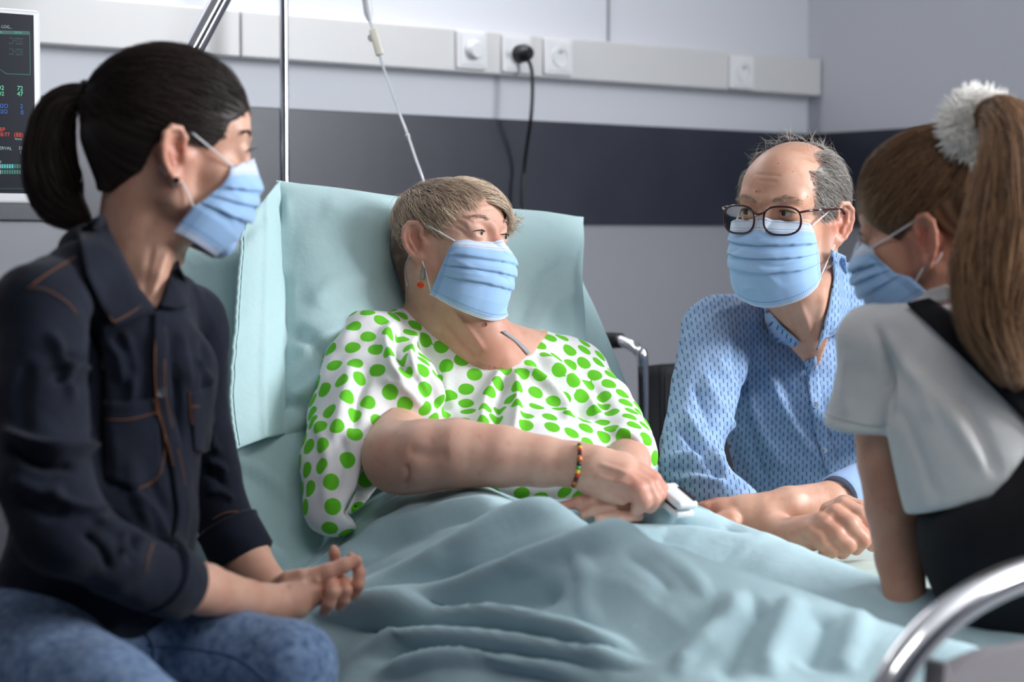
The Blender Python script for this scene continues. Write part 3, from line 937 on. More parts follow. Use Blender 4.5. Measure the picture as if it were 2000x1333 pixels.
front = sculpt(front, Ff, [
    ([(545, 360), (530, 500), (532, 640), (530, 760)], 12, -0.012), ([(560, 640), (620, 680), (660, 720)], 14, -0.014), ([(575, 690), (640, 655), (720, 640)], 20, 0.010),
    ([(540, 780), (600, 800), (640, 860)], 12, -0.012), ([(620, 400), (700, 430), (760, 470)], 22, 0.006), ([(600, 600), (650, 560), (740, 545)], 18, 0.006),
    ([(1010, 640), (1050, 560), (1120, 500)], 12, -0.007), ([(1020, 690), (1080, 600), (1130, 560)], 14, 0.006), ([(1135, 430), (1110, 560), (1120, 700)], 12, 0.008),
    ([(560, 380), (550, 460), (556, 560)], 10, 0.008), ([(640, 720), (600, 760), (560, 790)], 12, 0.010)])
pil = empty('pillow', (grid[:, 0].mean(), grid[:, 1].mean(), grid[:, 2].min()), 'large teal pillow behind the patient with a hemmed flange on its left', 'pillow')
mk('pillow_case', np.concatenate([front, back]), np.concatenate([Ff, Ff[:, ::-1] + nu * nv]), M['teal'], pil)
# flange: loose open end of the case with hem
fu = np.linspace(0, 1, 26); fv = np.linspace(0, 1, 90)
FU, FV = np.meshgrid(fu, fv, indexing='ij')
c_tl, c_tr, c_bl, c_br = P(476, 432, 2.96), PC['TL'] - 0.002, P(460, 880, 2.79), PC['BL'] - 0.002
edge = B0[1]                                     # sewn to the pillow's left edge
fl = (1 - FU)[..., None] * ((1 - FV)[..., None] * c_tl + FV[..., None] * c_bl) + FU[..., None] * edge[None]
bend = (1 - FU ** 3) * (0.012 * np.sin(FU * 3.0 + 0.1) + 0.004 * np.sin(FV * 6 + FU * 2) + 0.0015 * np.sin(FV * 37 + 3 * np.sin(FV * 11)) * (1 - FU) + 0.004 * np.exp(-((FU - 0.5) / 0.06) ** 2) - 0.006 * np.exp(-((FU - 0.95) / 0.08) ** 2))
fl = fl + pn * bend[..., None] + (c_tl - c_tr) * ((0.20 * np.sin(FV * math.pi) + 0.03 * np.sin(FV * 9 + 1)) * (1 - FU))[..., None]
fl = fl.reshape(-1, 3); ii = np.arange(26 * 90).reshape(26, 90)
FF = np.stack([ii[:-1, :-1], ii[1:, :-1], ii[1:, 1:], ii[:-1, 1:]], -1).reshape(-1, 4)
fo = mk('flange', fl, FF, M['teal'], pil)
md = fo.modifiers.new('thickness', 'SOLIDIFY'); md.thickness = 0.004; md.offset = 0
hem = [fl[ii[1, k]] + pn * 0.003 for k in range(0, 90, 2)]
MB().tube(hem, 0.0009, 6).build('hem_stitch', M['teal'], pil, smooth=True)
hem2 = [fl[ii[0, k]] + pn * (0.001 + 0.001 * math.sin(k * 1.7)) for k in range(90)]
MB().tube(hem2, 0.0030, 8).build('hem_roll', M['teal'], pil, smooth=True)

# ---- blanket over the patient's legs: side drape, top sheet, leg mounds and traced folds
XE = 1.405
edge_x = [1.30, 1.46, 1.57, 1.65, 1.73, 1.80, 1.88, 1.98, 2.10, 2.26]
edge_y = [2.33, 2.38, 2.40, 2.34, 2.21, 2.10, 2.01, 1.96, 1.86, 1.70]
NA, NB = 300, 300
aa = np.linspace(-0.30, 0.565, NA)
tt_ = np.linspace(0, 1, NB)
A_, T_ = np.meshgrid(aa, tt_, indexing='ij')
rr = 0.06
def drape(a):
    """arc length a from the edge -> x, z offset"""
    x = np.where(a > rr, XE + a, np.where(a > -rr * 0.57, XE + rr - rr * np.sin(np.clip((rr - a) / rr, 0, np.pi / 2)), XE))
    z = np.where(a > rr, 0, np.where(a > -rr * 0.57, -rr * (1 - np.cos(np.clip((rr - a) / rr, 0, np.pi / 2))), -rr + (a + rr * 0.57)))
    return x, z
bx_, bz_ = drape(A_)
ye = np.interp(bx_, edge_x, edge_y)
by_ = 1.21 + (ye - 1.21) * T_
def limb(pts):
    out = np.zeros_like(bx_)
    for (x0, y0, h0, w0), (x1, y1, h1, w1) in zip(pts[:-1], pts[1:]):
        ex, ey = x1 - x0, y1 - y0
        t = np.clip(((bx_ - x0) * ex + (by_ - y0) * ey) / (ex * ex + ey * ey), 0, 1)
        dd = np.hypot(bx_ - x0 - t * ex, by_ - y0 - t * ey); w = w0 + t * (w1 - w0)
        out = np.maximum(out, (h0 + t * (h1 - h0)) * np.exp(-(dd / w) ** 2))
    return out
near_leg = limb([(1.70, 2.38, 0.135, 0.16), (1.60, 1.98, 0.125, 0.13), (1.575, 1.70, 0.115, 0.12), (1.66, 1.42, 0.05, 0.10), (1.70, 1.24, 0.03, 0.08)])
far_leg = limb([(1.84, 2.20, 0.135, 0.14), (1.86, 2.0, 0.118, 0.13), (1.89, 1.86, 0.088, 0.11), (1.90, 1.66, 0.045, 0.10), (1.94, 1.26, 0.025, 0.09)])
hh = np.log(np.exp(near_leg / 0.02) + np.exp(far_leg / 0.02) - 1) * 0.02
top_fade = np.clip((A_ + 0.02) / 0.12, 0, 1)
thin = 0.014 - 0.008 * np.clip((bx_ - 1.90) / 0.07, 0, 1)
hh = hh * np.clip((1.978 - bx_) / 0.055, 0, 1) ** 0.6
bzz = ZM + thin + bz_ + hh * top_fade
BV = np.stack([bx_, by_, bzz], -1).reshape(-1, 3)
dr = (A_ < 0.03).ravel()
BV[:, 0] -= np.where(dr, 0.55 * np.clip(-A_.ravel(), 0, 0.30) + 0.018 * np.clip(-A_.ravel() / 0.1, 0, 1) * (1 + np.sin(by_.ravel() * 26 + 2.0 * np.sin(by_.ravel() * 9))), 0)
ib = np.arange(NA * NB).reshape(NA, NB)
BF = np.stack([ib[:-1, :-1], ib[1:, :-1], ib[1:, 1:], ib[:-1, 1:]], -1).reshape(-1, 4)
BV[:, 2] += 0.0035 * wav(BV, 0.07, 2) + 0.0015 * wav(BV, 0.025, 11)
BV = sculpt(BV, BF, [
    ([(592, 1216), (768, 1148), (920, 1072), (1020, 1022), (1160, 1006)], 15, 0.0260),
    ([(650, 1215), (800, 1150), (960, 1098), (1130, 1050)], 16, -0.0182),
    ([(640, 1206), (880, 1168), (1020, 1116), (1200, 1062), (1330, 1038)], 14, 0.0260),
    ([(800, 1200), (900, 1190), (1040, 1172), (1120, 1150)], 22, -0.0234),
    ([(1060, 1082), (1200, 1030), (1350, 1020), (1500, 1050)], 10, -0.0130),
    ([(700, 1075), (780, 1035), (880, 1000), (1000, 985)], 10, 0.0104), ([(690, 1095), (800, 1050), (900, 1020), (1000, 1005)], 10, -0.0104),
    ([(640, 1110), (720, 1060), (800, 1010), (850, 980)], 10, 0.0104), ([(660, 1130), (760, 1080), (860, 1040)], 12, -0.0091),
    ([(590, 1222), (700, 1206), (850, 1200), (1000, 1220), (1160, 1256), (1270, 1290)], 12, 0.0286),
    ([(650, 1240), (800, 1225), (950, 1232), (1100, 1262), (1200, 1290)], 10, -0.0208),
    ([(680, 1290), (800, 1252), (950, 1258), (1100, 1280), (1290, 1305)], 11, 0.0234),
    ([(720, 1300), (850, 1276), (1000, 1286), (1150, 1308)], 9, -0.0156),
    ([(720, 1330), (880, 1292), (1040, 1306), (1180, 1330)], 11, 0.0208),
    ([(1120, 1085), (1150, 1130), (1150, 1190), (1180, 1240)], 16, 0.007), ([(1230, 1060), (1290, 1085), (1350, 1130), (1390, 1180)], 14, 0.005), ([(1210, 1085), (1270, 1120), (1320, 1170)], 12, -0.004),
    ([(1180, 1310), (1270, 1275), (1350, 1225), (1440, 1185)], 27, -0.0112), ([(1470, 1165), (1420, 1205), (1370, 1260), (1310, 1330)], 18, 0.0112),
    ([(1500, 1180), (1465, 1225), (1430, 1290), (1400, 1340)], 25, -0.0099), ([(1560, 1165), (1535, 1220), (1510, 1280), (1500, 1340)], 22, 0.0099),
    ([(1610, 1200), (1600, 1250), (1570, 1320)], 27, -0.0099), ([(1680, 1190), (1670, 1250), (1640, 1330)], 22, 0.0074),
])
bl = empty('blanket', (BV[:, 0].mean(), BV[:, 1].mean(), BV[:, 2].min()), 'teal blanket lying in folds over the patient\'s legs', 'blanket')
bo = mk('cover', BV, BF, M['blanket'], bl)
md = bo.modifiers.new('thickness', 'SOLIDIFY'); md.thickness = 0.006; md.offset = 1
hemp = [BV[ib[k, NB - 2]] + np.array([0, 0, 0.004]) for k in range(60, NA, 3)]
MB().tube(hemp, 0.0065, 8).build('hem', M['blanket'], bl, smooth=True)
hemp = [BV[ib[k, NB - 14]] + np.array([0, 0, 0.0075]) for k in range(60, NA, 3)]
MB().tube(hemp, 0.0012, 6).build('hem_stitch', M['blanket'], bl, smooth=True)

# ---- wheelchair behind the bed (the man's seat)
wc = empty('wheelchair', (2.76, 2.60, 0), 'folding black wheelchair with chrome push handles under the man', 'wheelchair')
wx0, wx1, wy = 2.535, 2.985, 2.80
hy = onY(1268, 715, wy)[2]
for x in (wx0, wx1):
    autosmooth(MB().tube(smooth_path([(x, wy, 0.25), (x, wy, 0.6), (x, wy, hy - 0.01), (x, wy + 0.015, hy + 0.03), (x, wy + 0.06, hy + 0.046), (x, wy + 0.075, hy + 0.047)], 6), 0.0115, 14).build('back_post', M['chrome'], wc))
    autosmooth(MB().tube([(x, wy + 0.065, hy + 0.047), (x, wy + 0.10, hy + 0.046), (x, wy + 0.18, hy + 0.04)], [0.015, 0.0165, 0.016], 14).build('hand_grip', M['black'], wc))
    MB().box((x, wy - 0.22, 0.70), AX, (0.025, 0.16, 0.014), 0.008).build('armrest', M['black'], wc)
    autosmooth(MB().tube(smooth_path([(x, wy, 0.66), (x, wy - 0.36, 0.66), (x, wy - 0.40, 0.62), (x, wy - 0.40, 0.3)], 6), 0.0105, 12).build('side_frame', M['chrome'], wc))
    xo = x + (0.06 if x > 2.7 else -0.06)
    ring = [np.array([xo, wy - 0.05 + 0.29 * math.cos(t), 0.30 + 0.29 * math.sin(t)]) for t in np.linspace(0, 2 * math.pi, 41)]
    MB().tube(ring, 0.013, 10, cap=False).build('wheel_tyre', M['black'], wc, smooth=True)
    for k in range(10):
        t = k * math.pi / 5
        MB().tube([(xo, wy - 0.05, 0.30), (xo, wy - 0.05 + 0.285 * math.cos(t), 0.30 + 0.285 * math.sin(t))], 0.002, 5).build('spoke', M['chrome'], wc, smooth=True)
    MB().lathe((xo - 0.025, wy - 0.05, 0.30), (1, 0, 0), [(0.0, 0), (0.022, 0), (0.022, 0.05), (0, 0.05)], 16).build('hub', M['chrome'], wc)
    MB().lathe((x - 0.014, wy - 0.44, 0.075), (1, 0, 0), [(0.0, 0), (0.075, 0), (0.075, 0.028), (0, 0.028)], 20).build('front_caster', M['black'], wc)
    MB().tube([(x, wy - 0.40, 0.34), (x, wy - 0.44, 0.10)], 0.010, 10).build('caster_fork', M['chrome'], wc, smooth=True)
    MB().lathe((x, wy - 0.012, 0.735), (0, -1, 0), [(0.010, 0), (0.012, 0.006), (0.007, 0.012), (0, 0.012)], 14).build('bolt', M['chrome'], wc)
# upholstery: sagging sling between the posts
nx, nz = 24, 16
V = []
for i in range(nx):
    for j in range(nz):
        x = wx0 - 0.013 + (wx1 - wx0 + 0.026) * i / (nx - 1); z = 0.60 + (hy - 0.60) * j / (nz - 1)
        s_ = math.sin(math.pi * i / (nx - 1))
        V.append((x, wy - 0.014 + 0.045 * s_ ** 0.7 + 0.003 * math.sin(i * 1.9 + j * 0.5), z))
g = np.arange(nx * nz).reshape(nx, nz)
F = np.stack([g[:-1, :-1], g[1:, :-1], g[1:, 1:], g[:-1, 1:]], -1).reshape(-1, 4)
o = mk('back_sling', V, F, M['blackcloth'], wc); md = o.modifiers.new('thickness', 'SOLIDIFY'); md.thickness = 0.008
MB().box(((wx0 + wx1) / 2, wy - 0.22, 0.47), AX, (0.21, 0.21, 0.02), 0.012).build('seat_sling', M['blackcloth'], wc)
for x in (wx0 + 0.06, wx1 - 0.06):
    V0 = [(x - 0.004, wy + 0.002, 0.60), (x + 0.004, wy + 0.002, 0.60), (x + 0.004, wy - 0.004, hy), (x - 0.004, wy - 0.004, hy)]
    MB().tube([(x, wy - 0.018 + 0.018, 0.61), (x, wy + 0.0, hy - 0.005)], 0.003, 6).build('seam', M['blackcloth'], wc, smooth=True)

# ================================================================== people: shared builders
def skin_mat(name, c1, c2, red, rough=0.45):
    m, nt, b = newmat(name); N = nt.nodes; L = nt.links
    tc = N.new('ShaderNodeTexCoord')
    def nz(sc, det, lo, hi):
        n = N.new('ShaderNodeTexNoise'); n.inputs['Scale'].default_value = sc; n.inputs['Detail'].default_value = det
        L.new(tc.outputs['Object'], n.inputs['Vector'])
        r = N.new('ShaderNodeMapRange'); r.inputs['From Min'].default_value = lo; r.inputs['From Max'].default_value = hi
        L.new(n.outputs['Fac'], r.inputs['Value']); return n, r
    def mix(a, b_, f, fs=1.0):
        x = N.new('ShaderNodeMix'); x.data_type = 'RGBA'
        if isinstance(a, tuple): x.inputs[6].default_value = (*a, 1)
        else: L.new(a, x.inputs[6])
        x.inputs[7].default_value = (*b_, 1)
        L.new(f, x.inputs[0]); return x.outputs[2]
    _, f1 = nz(22, 5, 0.35, 0.65)
    c = mix(c1, c2, f1.outputs[0])
    _, f2 = nz(60, 4, 0.56, 1.15); c = mix(c, red, f2.outputs[0])
    at = N.new('ShaderNodeAttribute'); at.attribute_name = 'blush'
    mm = N.new('ShaderNodeMath'); mm.operation = 'MULTIPLY'; mm.inputs[1].default_value = 0.75
    L.new(at.outputs['Fac'], mm.inputs[0]); c = mix(c, red, mm.outputs[0])
    at2 = N.new('ShaderNodeAttribute'); at2.attribute_name = 'stubble'
    c = mix(c, (0.16, 0.13, 0.12), at2.outputs['Fac'])
    L.new(c, b.inputs['Base Color'])
    n3, _ = nz(420, 3, 0, 1)
    n4, _ = nz(90, 3, 0, 1)
    b0 = N.new('ShaderNodeBump'); b0.inputs['Strength'].default_value = 0.12; b0.inputs['Distance'].default_value = 0.002
    L.new(n4.outputs['Fac'], b0.inputs['Height'])
    bp = N.new('ShaderNodeBump'); bp.inputs['Strength'].default_value = 0.15; bp.inputs['Distance'].default_value = 0.0006
    L.new(n3.outputs['Fac'], bp.inputs['Height']); L.new(b0.outputs['Normal'], bp.inputs['Normal']); L.new(bp.outputs['Normal'], b.inputs['Normal'])
    b.inputs['Roughness'].default_value = rough
    b.inputs['Subsurface Weight'].default_value = 0.18
    b.inputs['Subsurface Radius'].default_value = (1.0, 0.35, 0.2); b.inputs['Subsurface Scale'].default_value = 0.005
    b.inputs['Specular IOR Level'].default_value = 0.35
    return m

def head(v, H, fz=1.0, cz=1.0, ear_dz=0.0, slit=0.0040, ear=True, jaw=1.0, ears=(-1, 1), brow=1.0, nose=1.0):
    """one continuous head: skull, face, eyelids, nose, lips, jaw, ears (head-local metres)"""
    s = H.s
    def z(q): return q * (fz if q < 0 else cz)
    def E(c, r, k=0.012, sub=False, A=None):
        v.ell(H(c[0], c[1], z(c[2])), np.array(r) * s, H.A if A is None else A, k * s, sub)
    def C(a, b, ra, rb, k=0.01, sub=False):
        v.cone(H(a[0], a[1], z(a[2])), H(b[0], b[1], z(b[2])), ra * s, rb * s, k * s, sub)
    E((0, -0.012, 0.036), (0.071, 0.092, 0.081 * cz))
    E((0, 0.030, 0.040), (0.060, 0.055, 0.058), 0.02)
    E((0, 0.032, -0.025), (0.058, 0.056, 0.078), 0.02)
    for sg in (-1, 1):
        C((sg * 0.052, -0.004, -0.050), (sg * 0.016, 0.070, -0.099), 0.017 * jaw, 0.014, 0.022)
        C((sg * 0.060, 0.000, -0.010), (sg * 0.052, -0.004, -0.055), 0.013, 0.015 * jaw, 0.02)
        E((sg * 0.042, 0.052, -0.022), (0.022, 0.022, 0.018), 0.018)       # cheekbone
        E((sg * 0.036, 0.052, -0.055), (0.022, 0.022, 0.028), 0.018)       # cheek
    E((0, 0.072, -0.099), (0.020, 0.015, 0.016), 0.012)                    # chin
    C((-0.040, 0.066, 0.032), (-0.010, 0.080, 0.028), 0.009 * brow, 0.009 * brow, 0.014)
    C((0.040, 0.066, 0.032), (0.010, 0.080, 0.028), 0.009 * brow, 0.009 * brow, 0.014)
    C((0, 0.080, 0.020), (0, 0.103 * nose, -0.026), 0.008, 0.0115, 0.010)        # nose
    E((0, 0.105 * nose, -0.030), (0.012, 0.011, 0.010), 0.006)
    for sg in (-1, 1):
        E((sg * 0.013, 0.094, -0.034), (0.008, 0.010, 0.008), 0.005)
        E((sg * 0.032, 0.096, 0.013), (0.020, 0.020, 0.013), 0.014, True)  # socket
        E((sg * 0.032, 0.0705, 0.0115), (0.0150, 0.0142, 0.0142), 0.006)     # lids
    C((-0.018, 0.078, -0.066), (0.018, 0.078, -0.066), 0.006, 0.006, 0.006)
    C((-0.016, 0.078, -0.074), (0.016, 0.078, -0.074), 0.0065, 0.0065, 0.006)
    for sg in (-1, 1):
        E((sg * 0.032, 0.087, 0.0105), (0.0125, 0.0075, slit), 0.003, True)
    if ear:
        for sg in ears:
            n = nrm(H.A[0] * sg * 0.9 + H.A[1] * 0.40)
            up = nrm(H.A[2] * 0.97 - H.A[1] * 0.22); up = nrm(up - n * (up @ n)); fw = np.cross(up, n); fw = fw if fw @ H.A[1] > 0 else -fw
            A = np.array([n, fw, up])
            c = H(sg * 0.0765, -0.014, z(-0.006 + ear_dz))
            R = lambda a, b_, d: c + s * (n * a + fw * b_ + up * d)
            v.ell(R(0, 0, 0.002), np.array((0.0055, 0.017, 0.029)) * s, A, 0.004 * s)
            v.ell(R(0.0060, 0.001, 0.002), np.array((0.0080, 0.0120, 0.021)) * s, A, 0.002 * s, True)
            rim = [(0.004, 0.011, 0.006), (0.004, 0.0145, 0.018), (0.004, 0.008, 0.029), (0.0045, -0.004, 0.0315), (0.005, -0.014, 0.024), (0.005, -0.0175, 0.010), (0.0045, -0.016, -0.006), (0.004, -0.010, -0.019), (0.003, -0.002, -0.028)]
            v.chain([(R(*q), 0.0040 * s) for q in rim], 0.002 * s)
            v.chain([(R(0.003, -0.008, 0.020), 0.003 * s), (R(0.0035, -0.009, 0.004), 0.003 * s), (R(0.003, -0.003, -0.012), 0.003 * s)], 0.003 * s)
            v.ell(R(0.001, 0.002, -0.028), np.array((0.0055, 0.0085, 0.0095)) * s, A, 0.004 * s)
            v.ell(R(0.002, 0.014, -0.004), np.array((0.004, 0.005, 0.008)) * s, A, 0.004 * s)
            v.cone(c - n * 0.014 * s, c - n * 0.008 * s, 0.012 * s, 0.009 * s, 0.005 * s)

def lash_line(H, parent, slit, col=(0.02, 0.014, 0.012)):
    lm = mat('lash', col, 0.6)
    for sg in (-1, 1):
        L = []
        for t in np.linspace(-1, 1, 11):
            x = 0.0135 * t
            y = 0.0705 + math.sqrt(max(0.0153 ** 2 - x * x, 1e-8)) - 0.0004
            L.append(H(sg * (0.032 + x), y, 0.0105 + (slit + 0.0006) * (1 - t * t) ** 0.6))
        MB().tube(L, [0.0004 * H.s + 0.0008 * H.s * (1 - t * t) for t in np.linspace(-1, 1, 11)], 6).build('eyelashes', lm, parent, smooth=True)

def eye_balls(H, parent, iris, zc=1.0, look=(0, 0)):
    wm = bpy.data.materials.get('eye_white') or mat('eye_white', srgb(188, 178, 172), 0.2)
    im = mat('eye_iris', iris, 0.15); pm = bpy.data.materials.get('eye_pupil') or mat('eye_pupil', (0.003, 0.003, 0.003), 0.1)
    for sg in (-1, 1):
        c = H(sg * 0.032, 0.0705, 0.0115 * zc); r = 0.0128 * H.s
        ax = nrm(H.A[1] + H.A[0] * look[0] + H.A[2] * look[1])
        prof = [(r * math.sin(t), r * math.cos(t)) for t in np.linspace(math.pi - 0.01, 0.01, 16)]
        o = autosmooth(MB().lathe(c, ax, prof, 20).build('eye', wm, parent), 60)
        autosmooth(MB().lathe(c, ax, [(0.0058 * H.s, r * 0.90), (0.0052 * H.s, r * 0.945), (0.003 * H.s, r * 1.0), (0.0, r * 1.01)], 18).build('iris', im, o))
        autosmooth(MB().lathe(c, ax, [(0.0024 * H.s, r * 1.005), (0.0, r * 1.016)], 12).build('pupil', pm, o))

# ---- face mask
def mask_material():
    m, nt, b = newmat('mask_nonwoven'); N = nt.nodes; L = nt.links
    au = N.new('ShaderNodeAttribute'); au.attribute_name = 'mu'
    av = N.new('ShaderNodeAttribute'); av.attribute_name = 'mv'
    def M_(op, a, b_=None):
        x = N.new('ShaderNodeMath'); x.operation = op
        for i, q in enumerate((a, b_)):
            if q is None: continue
            if isinstance(q, (int, float)): x.inputs[i].default_value = q
            else: L.new(q, x.inputs[i])
        return x.outputs[0]
    U = au.outputs['Fac']; V = av.outputs['Fac']
    band = M_('MAXIMUM', M_('LESS_THAN', V, 0.15), M_('GREATER_THAN', V, 0.945))
    dash = M_('LESS_THAN', M_('FRACT', M_('MULTIPLY', U, 36)), 0.55)
    rows = None
    for c in (0.025, 0.112, 0.140, 0.915, 0.952, 0.975):
        r = M_('LESS_THAN', M_('ABSOLUTE', M_('SUBTRACT', V, c)), 0.0045)
        rows = r if rows is None else M_('MAXIMUM', rows, r)
    rows = M_('MULTIPLY', rows, dash)
    au_ = M_('ABSOLUTE', U)
    side = None
    for c in (0.925, 0.945, 0.965):
        r = M_('LESS_THAN', M_('ABSOLUTE', M_('SUBTRACT', au_, c)), 0.005); side = r if side is None else M_('MAXIMUM', side, r)
    side = M_('MULTIPLY', side, M_('LESS_THAN', M_('FRACT', M_('MULTIPLY', V, 42)), 0.5))
    rows = M_('MAXIMUM', rows, side)
    def mix(a, b_, f):
        x = N.new('ShaderNodeMix'); x.data_type = 'RGBA'
        if isinstance(a, tuple): x.inputs[6].default_value = (*a, 1)
        else: L.new(a, x.inputs[6])
        x.inputs[7].default_value = (*b_, 1); L.new(f, x.inputs[0]); return x.outputs[2]
    c = mix(srgb(158, 194, 234), srgb(208, 220, 238), band)
    c = mix(c, srgb(95, 125, 175), rows)
    L.new(c, b.inputs['Base Color'])
    tc = N.new('ShaderNodeTexCoord'); n = N.new('ShaderNodeTexNoise'); n.inputs['Scale'].default_value = 500
    L.new(tc.outputs['Object'], n.inputs['Vector'])
    bp = N.new('ShaderNodeBump'); bp.inputs['Strength'].default_value = 0.25; bp.inputs['Distance'].default_value = 0.0008
    L.new(n.outputs['Fac'], bp.inputs['Height']); L.new(bp.outputs['Normal'], b.inputs['Normal'])
    b.inputs['Roughness'].default_value = 0.75; b.inputs['Specular IOR Level'].default_value = 0.25
    b.inputs['Sheen Weight'].default_value = 0.15
    b.inputs['Subsurface Weight'].default_value = 0.1; b.inputs['Subsurface Scale'].default_value = 0.003
    return m
M['mask'] = mask_material()
M['loop'] = mat('white_elastic', srgb(225, 225, 228), 0.7)

def face_mask(H, parent, side=None, cen=None, pleat=0.0045, fz=1.0, seed=0, loop_v=0.95, ear=((0.0755, 0.004, 0.022), (0.073, -0.008, 0.028), (0.069, -0.026, 0.020)), ear2=((0.075, -0.002, -0.034), (0.071, -0.016, -0.032), (0.069, -0.026, -0.022)), sides=(-1, 1), wob=0.0015, uw=90, vol=None):
    cen = cen or [(0, 0.096, 0.004), (0.12, 0.112, -0.012), (0.25, 0.1235, -0.028), (0.4, 0.1255, -0.046), (0.6, 0.119, -0.070), (0.8, 0.107, -0.100), (0.93, 0.094, -0.117), (1, 0.086, -0.123)]
    side = side or [(0, 0.061, 0.050, -0.008), (0.3, 0.067, 0.038, -0.030), (0.6, 0.068, 0.024, -0.055), (1, 0.065, 0.010, -0.084)]
    c = np.array(cen); sd = np.array(side)
    nu_, nv_ = 73, 97
    u = np.linspace(-1, 1, nu_); w = np.linspace(0, 1, nv_)
    Ug, Wg = np.meshgrid(u, w, indexing='ij')
    yc = np.interp(Wg, c[:, 0], c[:, 1]); zc = np.interp(Wg, c[:, 0], c[:, 2])
    xs = np.interp(Wg, sd[:, 0], sd[:, 1]); ys = np.interp(Wg, sd[:, 0], sd[:, 2]); zs = np.interp(Wg, sd[:, 0], sd[:, 3])
    th = Ug * math.radians(uw)
    pw = np.interp(Wg, [0, 0.25, 0.5, 1], [1.9, 1.25, 0.95, 0.8])
    cs = np.clip(np.cos(th), 0, 1) ** pw
    x = xs * np.sin(th); y = ys + (yc - ys) * cs; zz = zs + (zc - zs) * np.clip(np.cos(th), 0, 1) ** 1.0
    zz = np.where(zz < 0, zz * fz, zz)
    Vl = np.stack([x, y, zz], -1).reshape(-1, 3)
    g = np.arange(nu_ * nv_).reshape(nu_, nv_)
    F = np.stack([g[:-1, :-1], g[1:, :-1], g[1:, 1:], g[:-1, 1:]], -1).reshape(-1, 4)
    N = vnormals(Vl, F)
    if N[:, 1].mean() < 0: N = -N; F = F[:, ::-1]
    wv = Wg.ravel(); uv = Ug.ravel()
    h = np.zeros(len(wv))
    edges = [0.30, 0.47, 0.64, 0.90]
    wp = wv + 0.02 * np.sin(uv * 3 + seed) * np.sin(wv * math.pi)
    for a, b_ in zip(edges[:-1], edges[1:]):
        t = (wp - a) / (b_ - a); m = (t >= 0) & (t < 1)
        h[m] += -pleat * (1 - np.minimum(t[m] * 1.0, 1)) ** 1.3 * (1 if b_ < 0.85 else 0.9)
    m = (wp < edges[0]); h[m] += pleat * 0.25 * np.clip(wp[m] / edges[0], 0, 1) ** 2
    rs = np.random.default_rng(seed)
    for _ in range(9):          # soft dents where the fabric buckles
        cu, cv = rs.uniform(-0.8, 0.8), rs.uniform(0.3, 0.85); a = rs.uniform(-1, 1)
        dx = (uv - cu) * math.cos(a) + (wv - cv) * math.sin(a) * 1.5; dy = -(uv - cu) * math.sin(a) + (wv - cv) * math.cos(a) * 1.5
        h += rs.choice([-1, 1]) * wob * np.exp(-(dx / 0.25) ** 2 - (dy / 0.05) ** 2)
    h *= 1 - 0.85 * np.abs(uv) ** 5
    h += 0.0022 + 0.004 * np.clip((np.abs(uv) - 0.35) / 0.3, 0, 1) * np.clip((1 - np.abs(uv)) / 0.15, 0, 1)
    Vl = Vl + N * h[:, None]
    W = np.array([H(q) for q in Vl])
    if vol is not None:                      # never inside the cheek
        for _ in range(3):
            s_, g_ = gsample(vol, vol.d, W)
            m = s_ < 0.0028
            W[m] += g_[m] * (0.003 - s_[m])[:, None]
    o = mk('face_mask', W, F, M['mask'], parent, attrs={'mu': uv, 'mv': wv})
    o['label'] = 'pleated light blue surgical mask'
    thick(o, 0.0012, -1)
    for sg in sides:
        i = 0 if sg < 0 else nu_ - 1
        for row, pts in ((3, ear), (int(loop_v * (nv_ - 1)), ear2)):
            a = W[g[i, row]]
            L = [a] + [H(sg * q[0], q[1], q[2]) for q in pts]
            MB().tube(smooth_path(L, 6), 0.0012 * H.s, 8).build('ear_loop', M['loop'], o, smooth=True)
    return o, W, F

# ---- hair
def hair_mat(name, c1, c2, rough=0.4, spec=0.5):
    m, nt, b = newmat(name); N = nt.nodes; L = nt.links
    at = N.new('ShaderNodeAttribute'); at.attribute_name = 'tone'
    r = N.new('ShaderNodeValToRGB'); r.color_ramp.elements[0].color = (*c1, 1); r.color_ramp.elements[1].color = (*c2, 1)
    L.new(at.outputs['Fac'], r.inputs['Fac']); L.new(r.outputs['Color'], b.inputs['Base Color'])
    b.inputs['Roughness'].default_value = rough; b.inputs['Specular IOR Level'].default_value = spec
    return m

def ribbons(paths, widths, tone, nrm_out, name, m, parent, thickness=0.35):
    """paths (n, k, 3) -> thin three-sided tapered strands, one mesh"""
    n, k, _ = paths.shape
    T = np.gradient(paths, axis=1); T /= (np.linalg.norm(T, axis=2, keepdims=True) + 1e-9)
    S = np.cross(T, nrm_out); S /= (np.linalg.norm(S, axis=2, keepdims=True) + 1e-9)
    O = np.cross(S, T)
    w = widths[:, :, None]
    V = np.stack([paths - S * w, paths + O * w * thickness * 2, paths + S * w], 2)      # n,k,3,3
    base = np.arange(n * k * 3).reshape(n, k, 3)
    F = []
    for a, b in ((0, 1), (1, 2), (2, 0)):
        F.append(np.stack([base[:, :-1, a], base[:, :-1, b], base[:, 1:, b], base[:, 1:, a]], -1).reshape(-1, 4))
    F = np.concatenate(F)
    tn = np.repeat(tone, k * 3)
    return mk(name, V.reshape(-1, 3), F, m, parent, attrs={'tone': tn})

SC = np.array([0, -0.012, 0.036]); SR = np.array([0.0755, 0.0965, 0.0855])
def scalp_points(n, keep, rs, r=None):
    # keep() works in head-local metres
    out = []
    r = SR if r is None else r
    while len(out) < n:
        q = rs.normal(size=(4 * n, 3)); q /= np.linalg.norm(q, axis=1, keepdims=True)
        p = SC + q * r
        p = p[np.array([keep(*t) for t in p])]
        out += list(p)
    return np.array(out[:n])

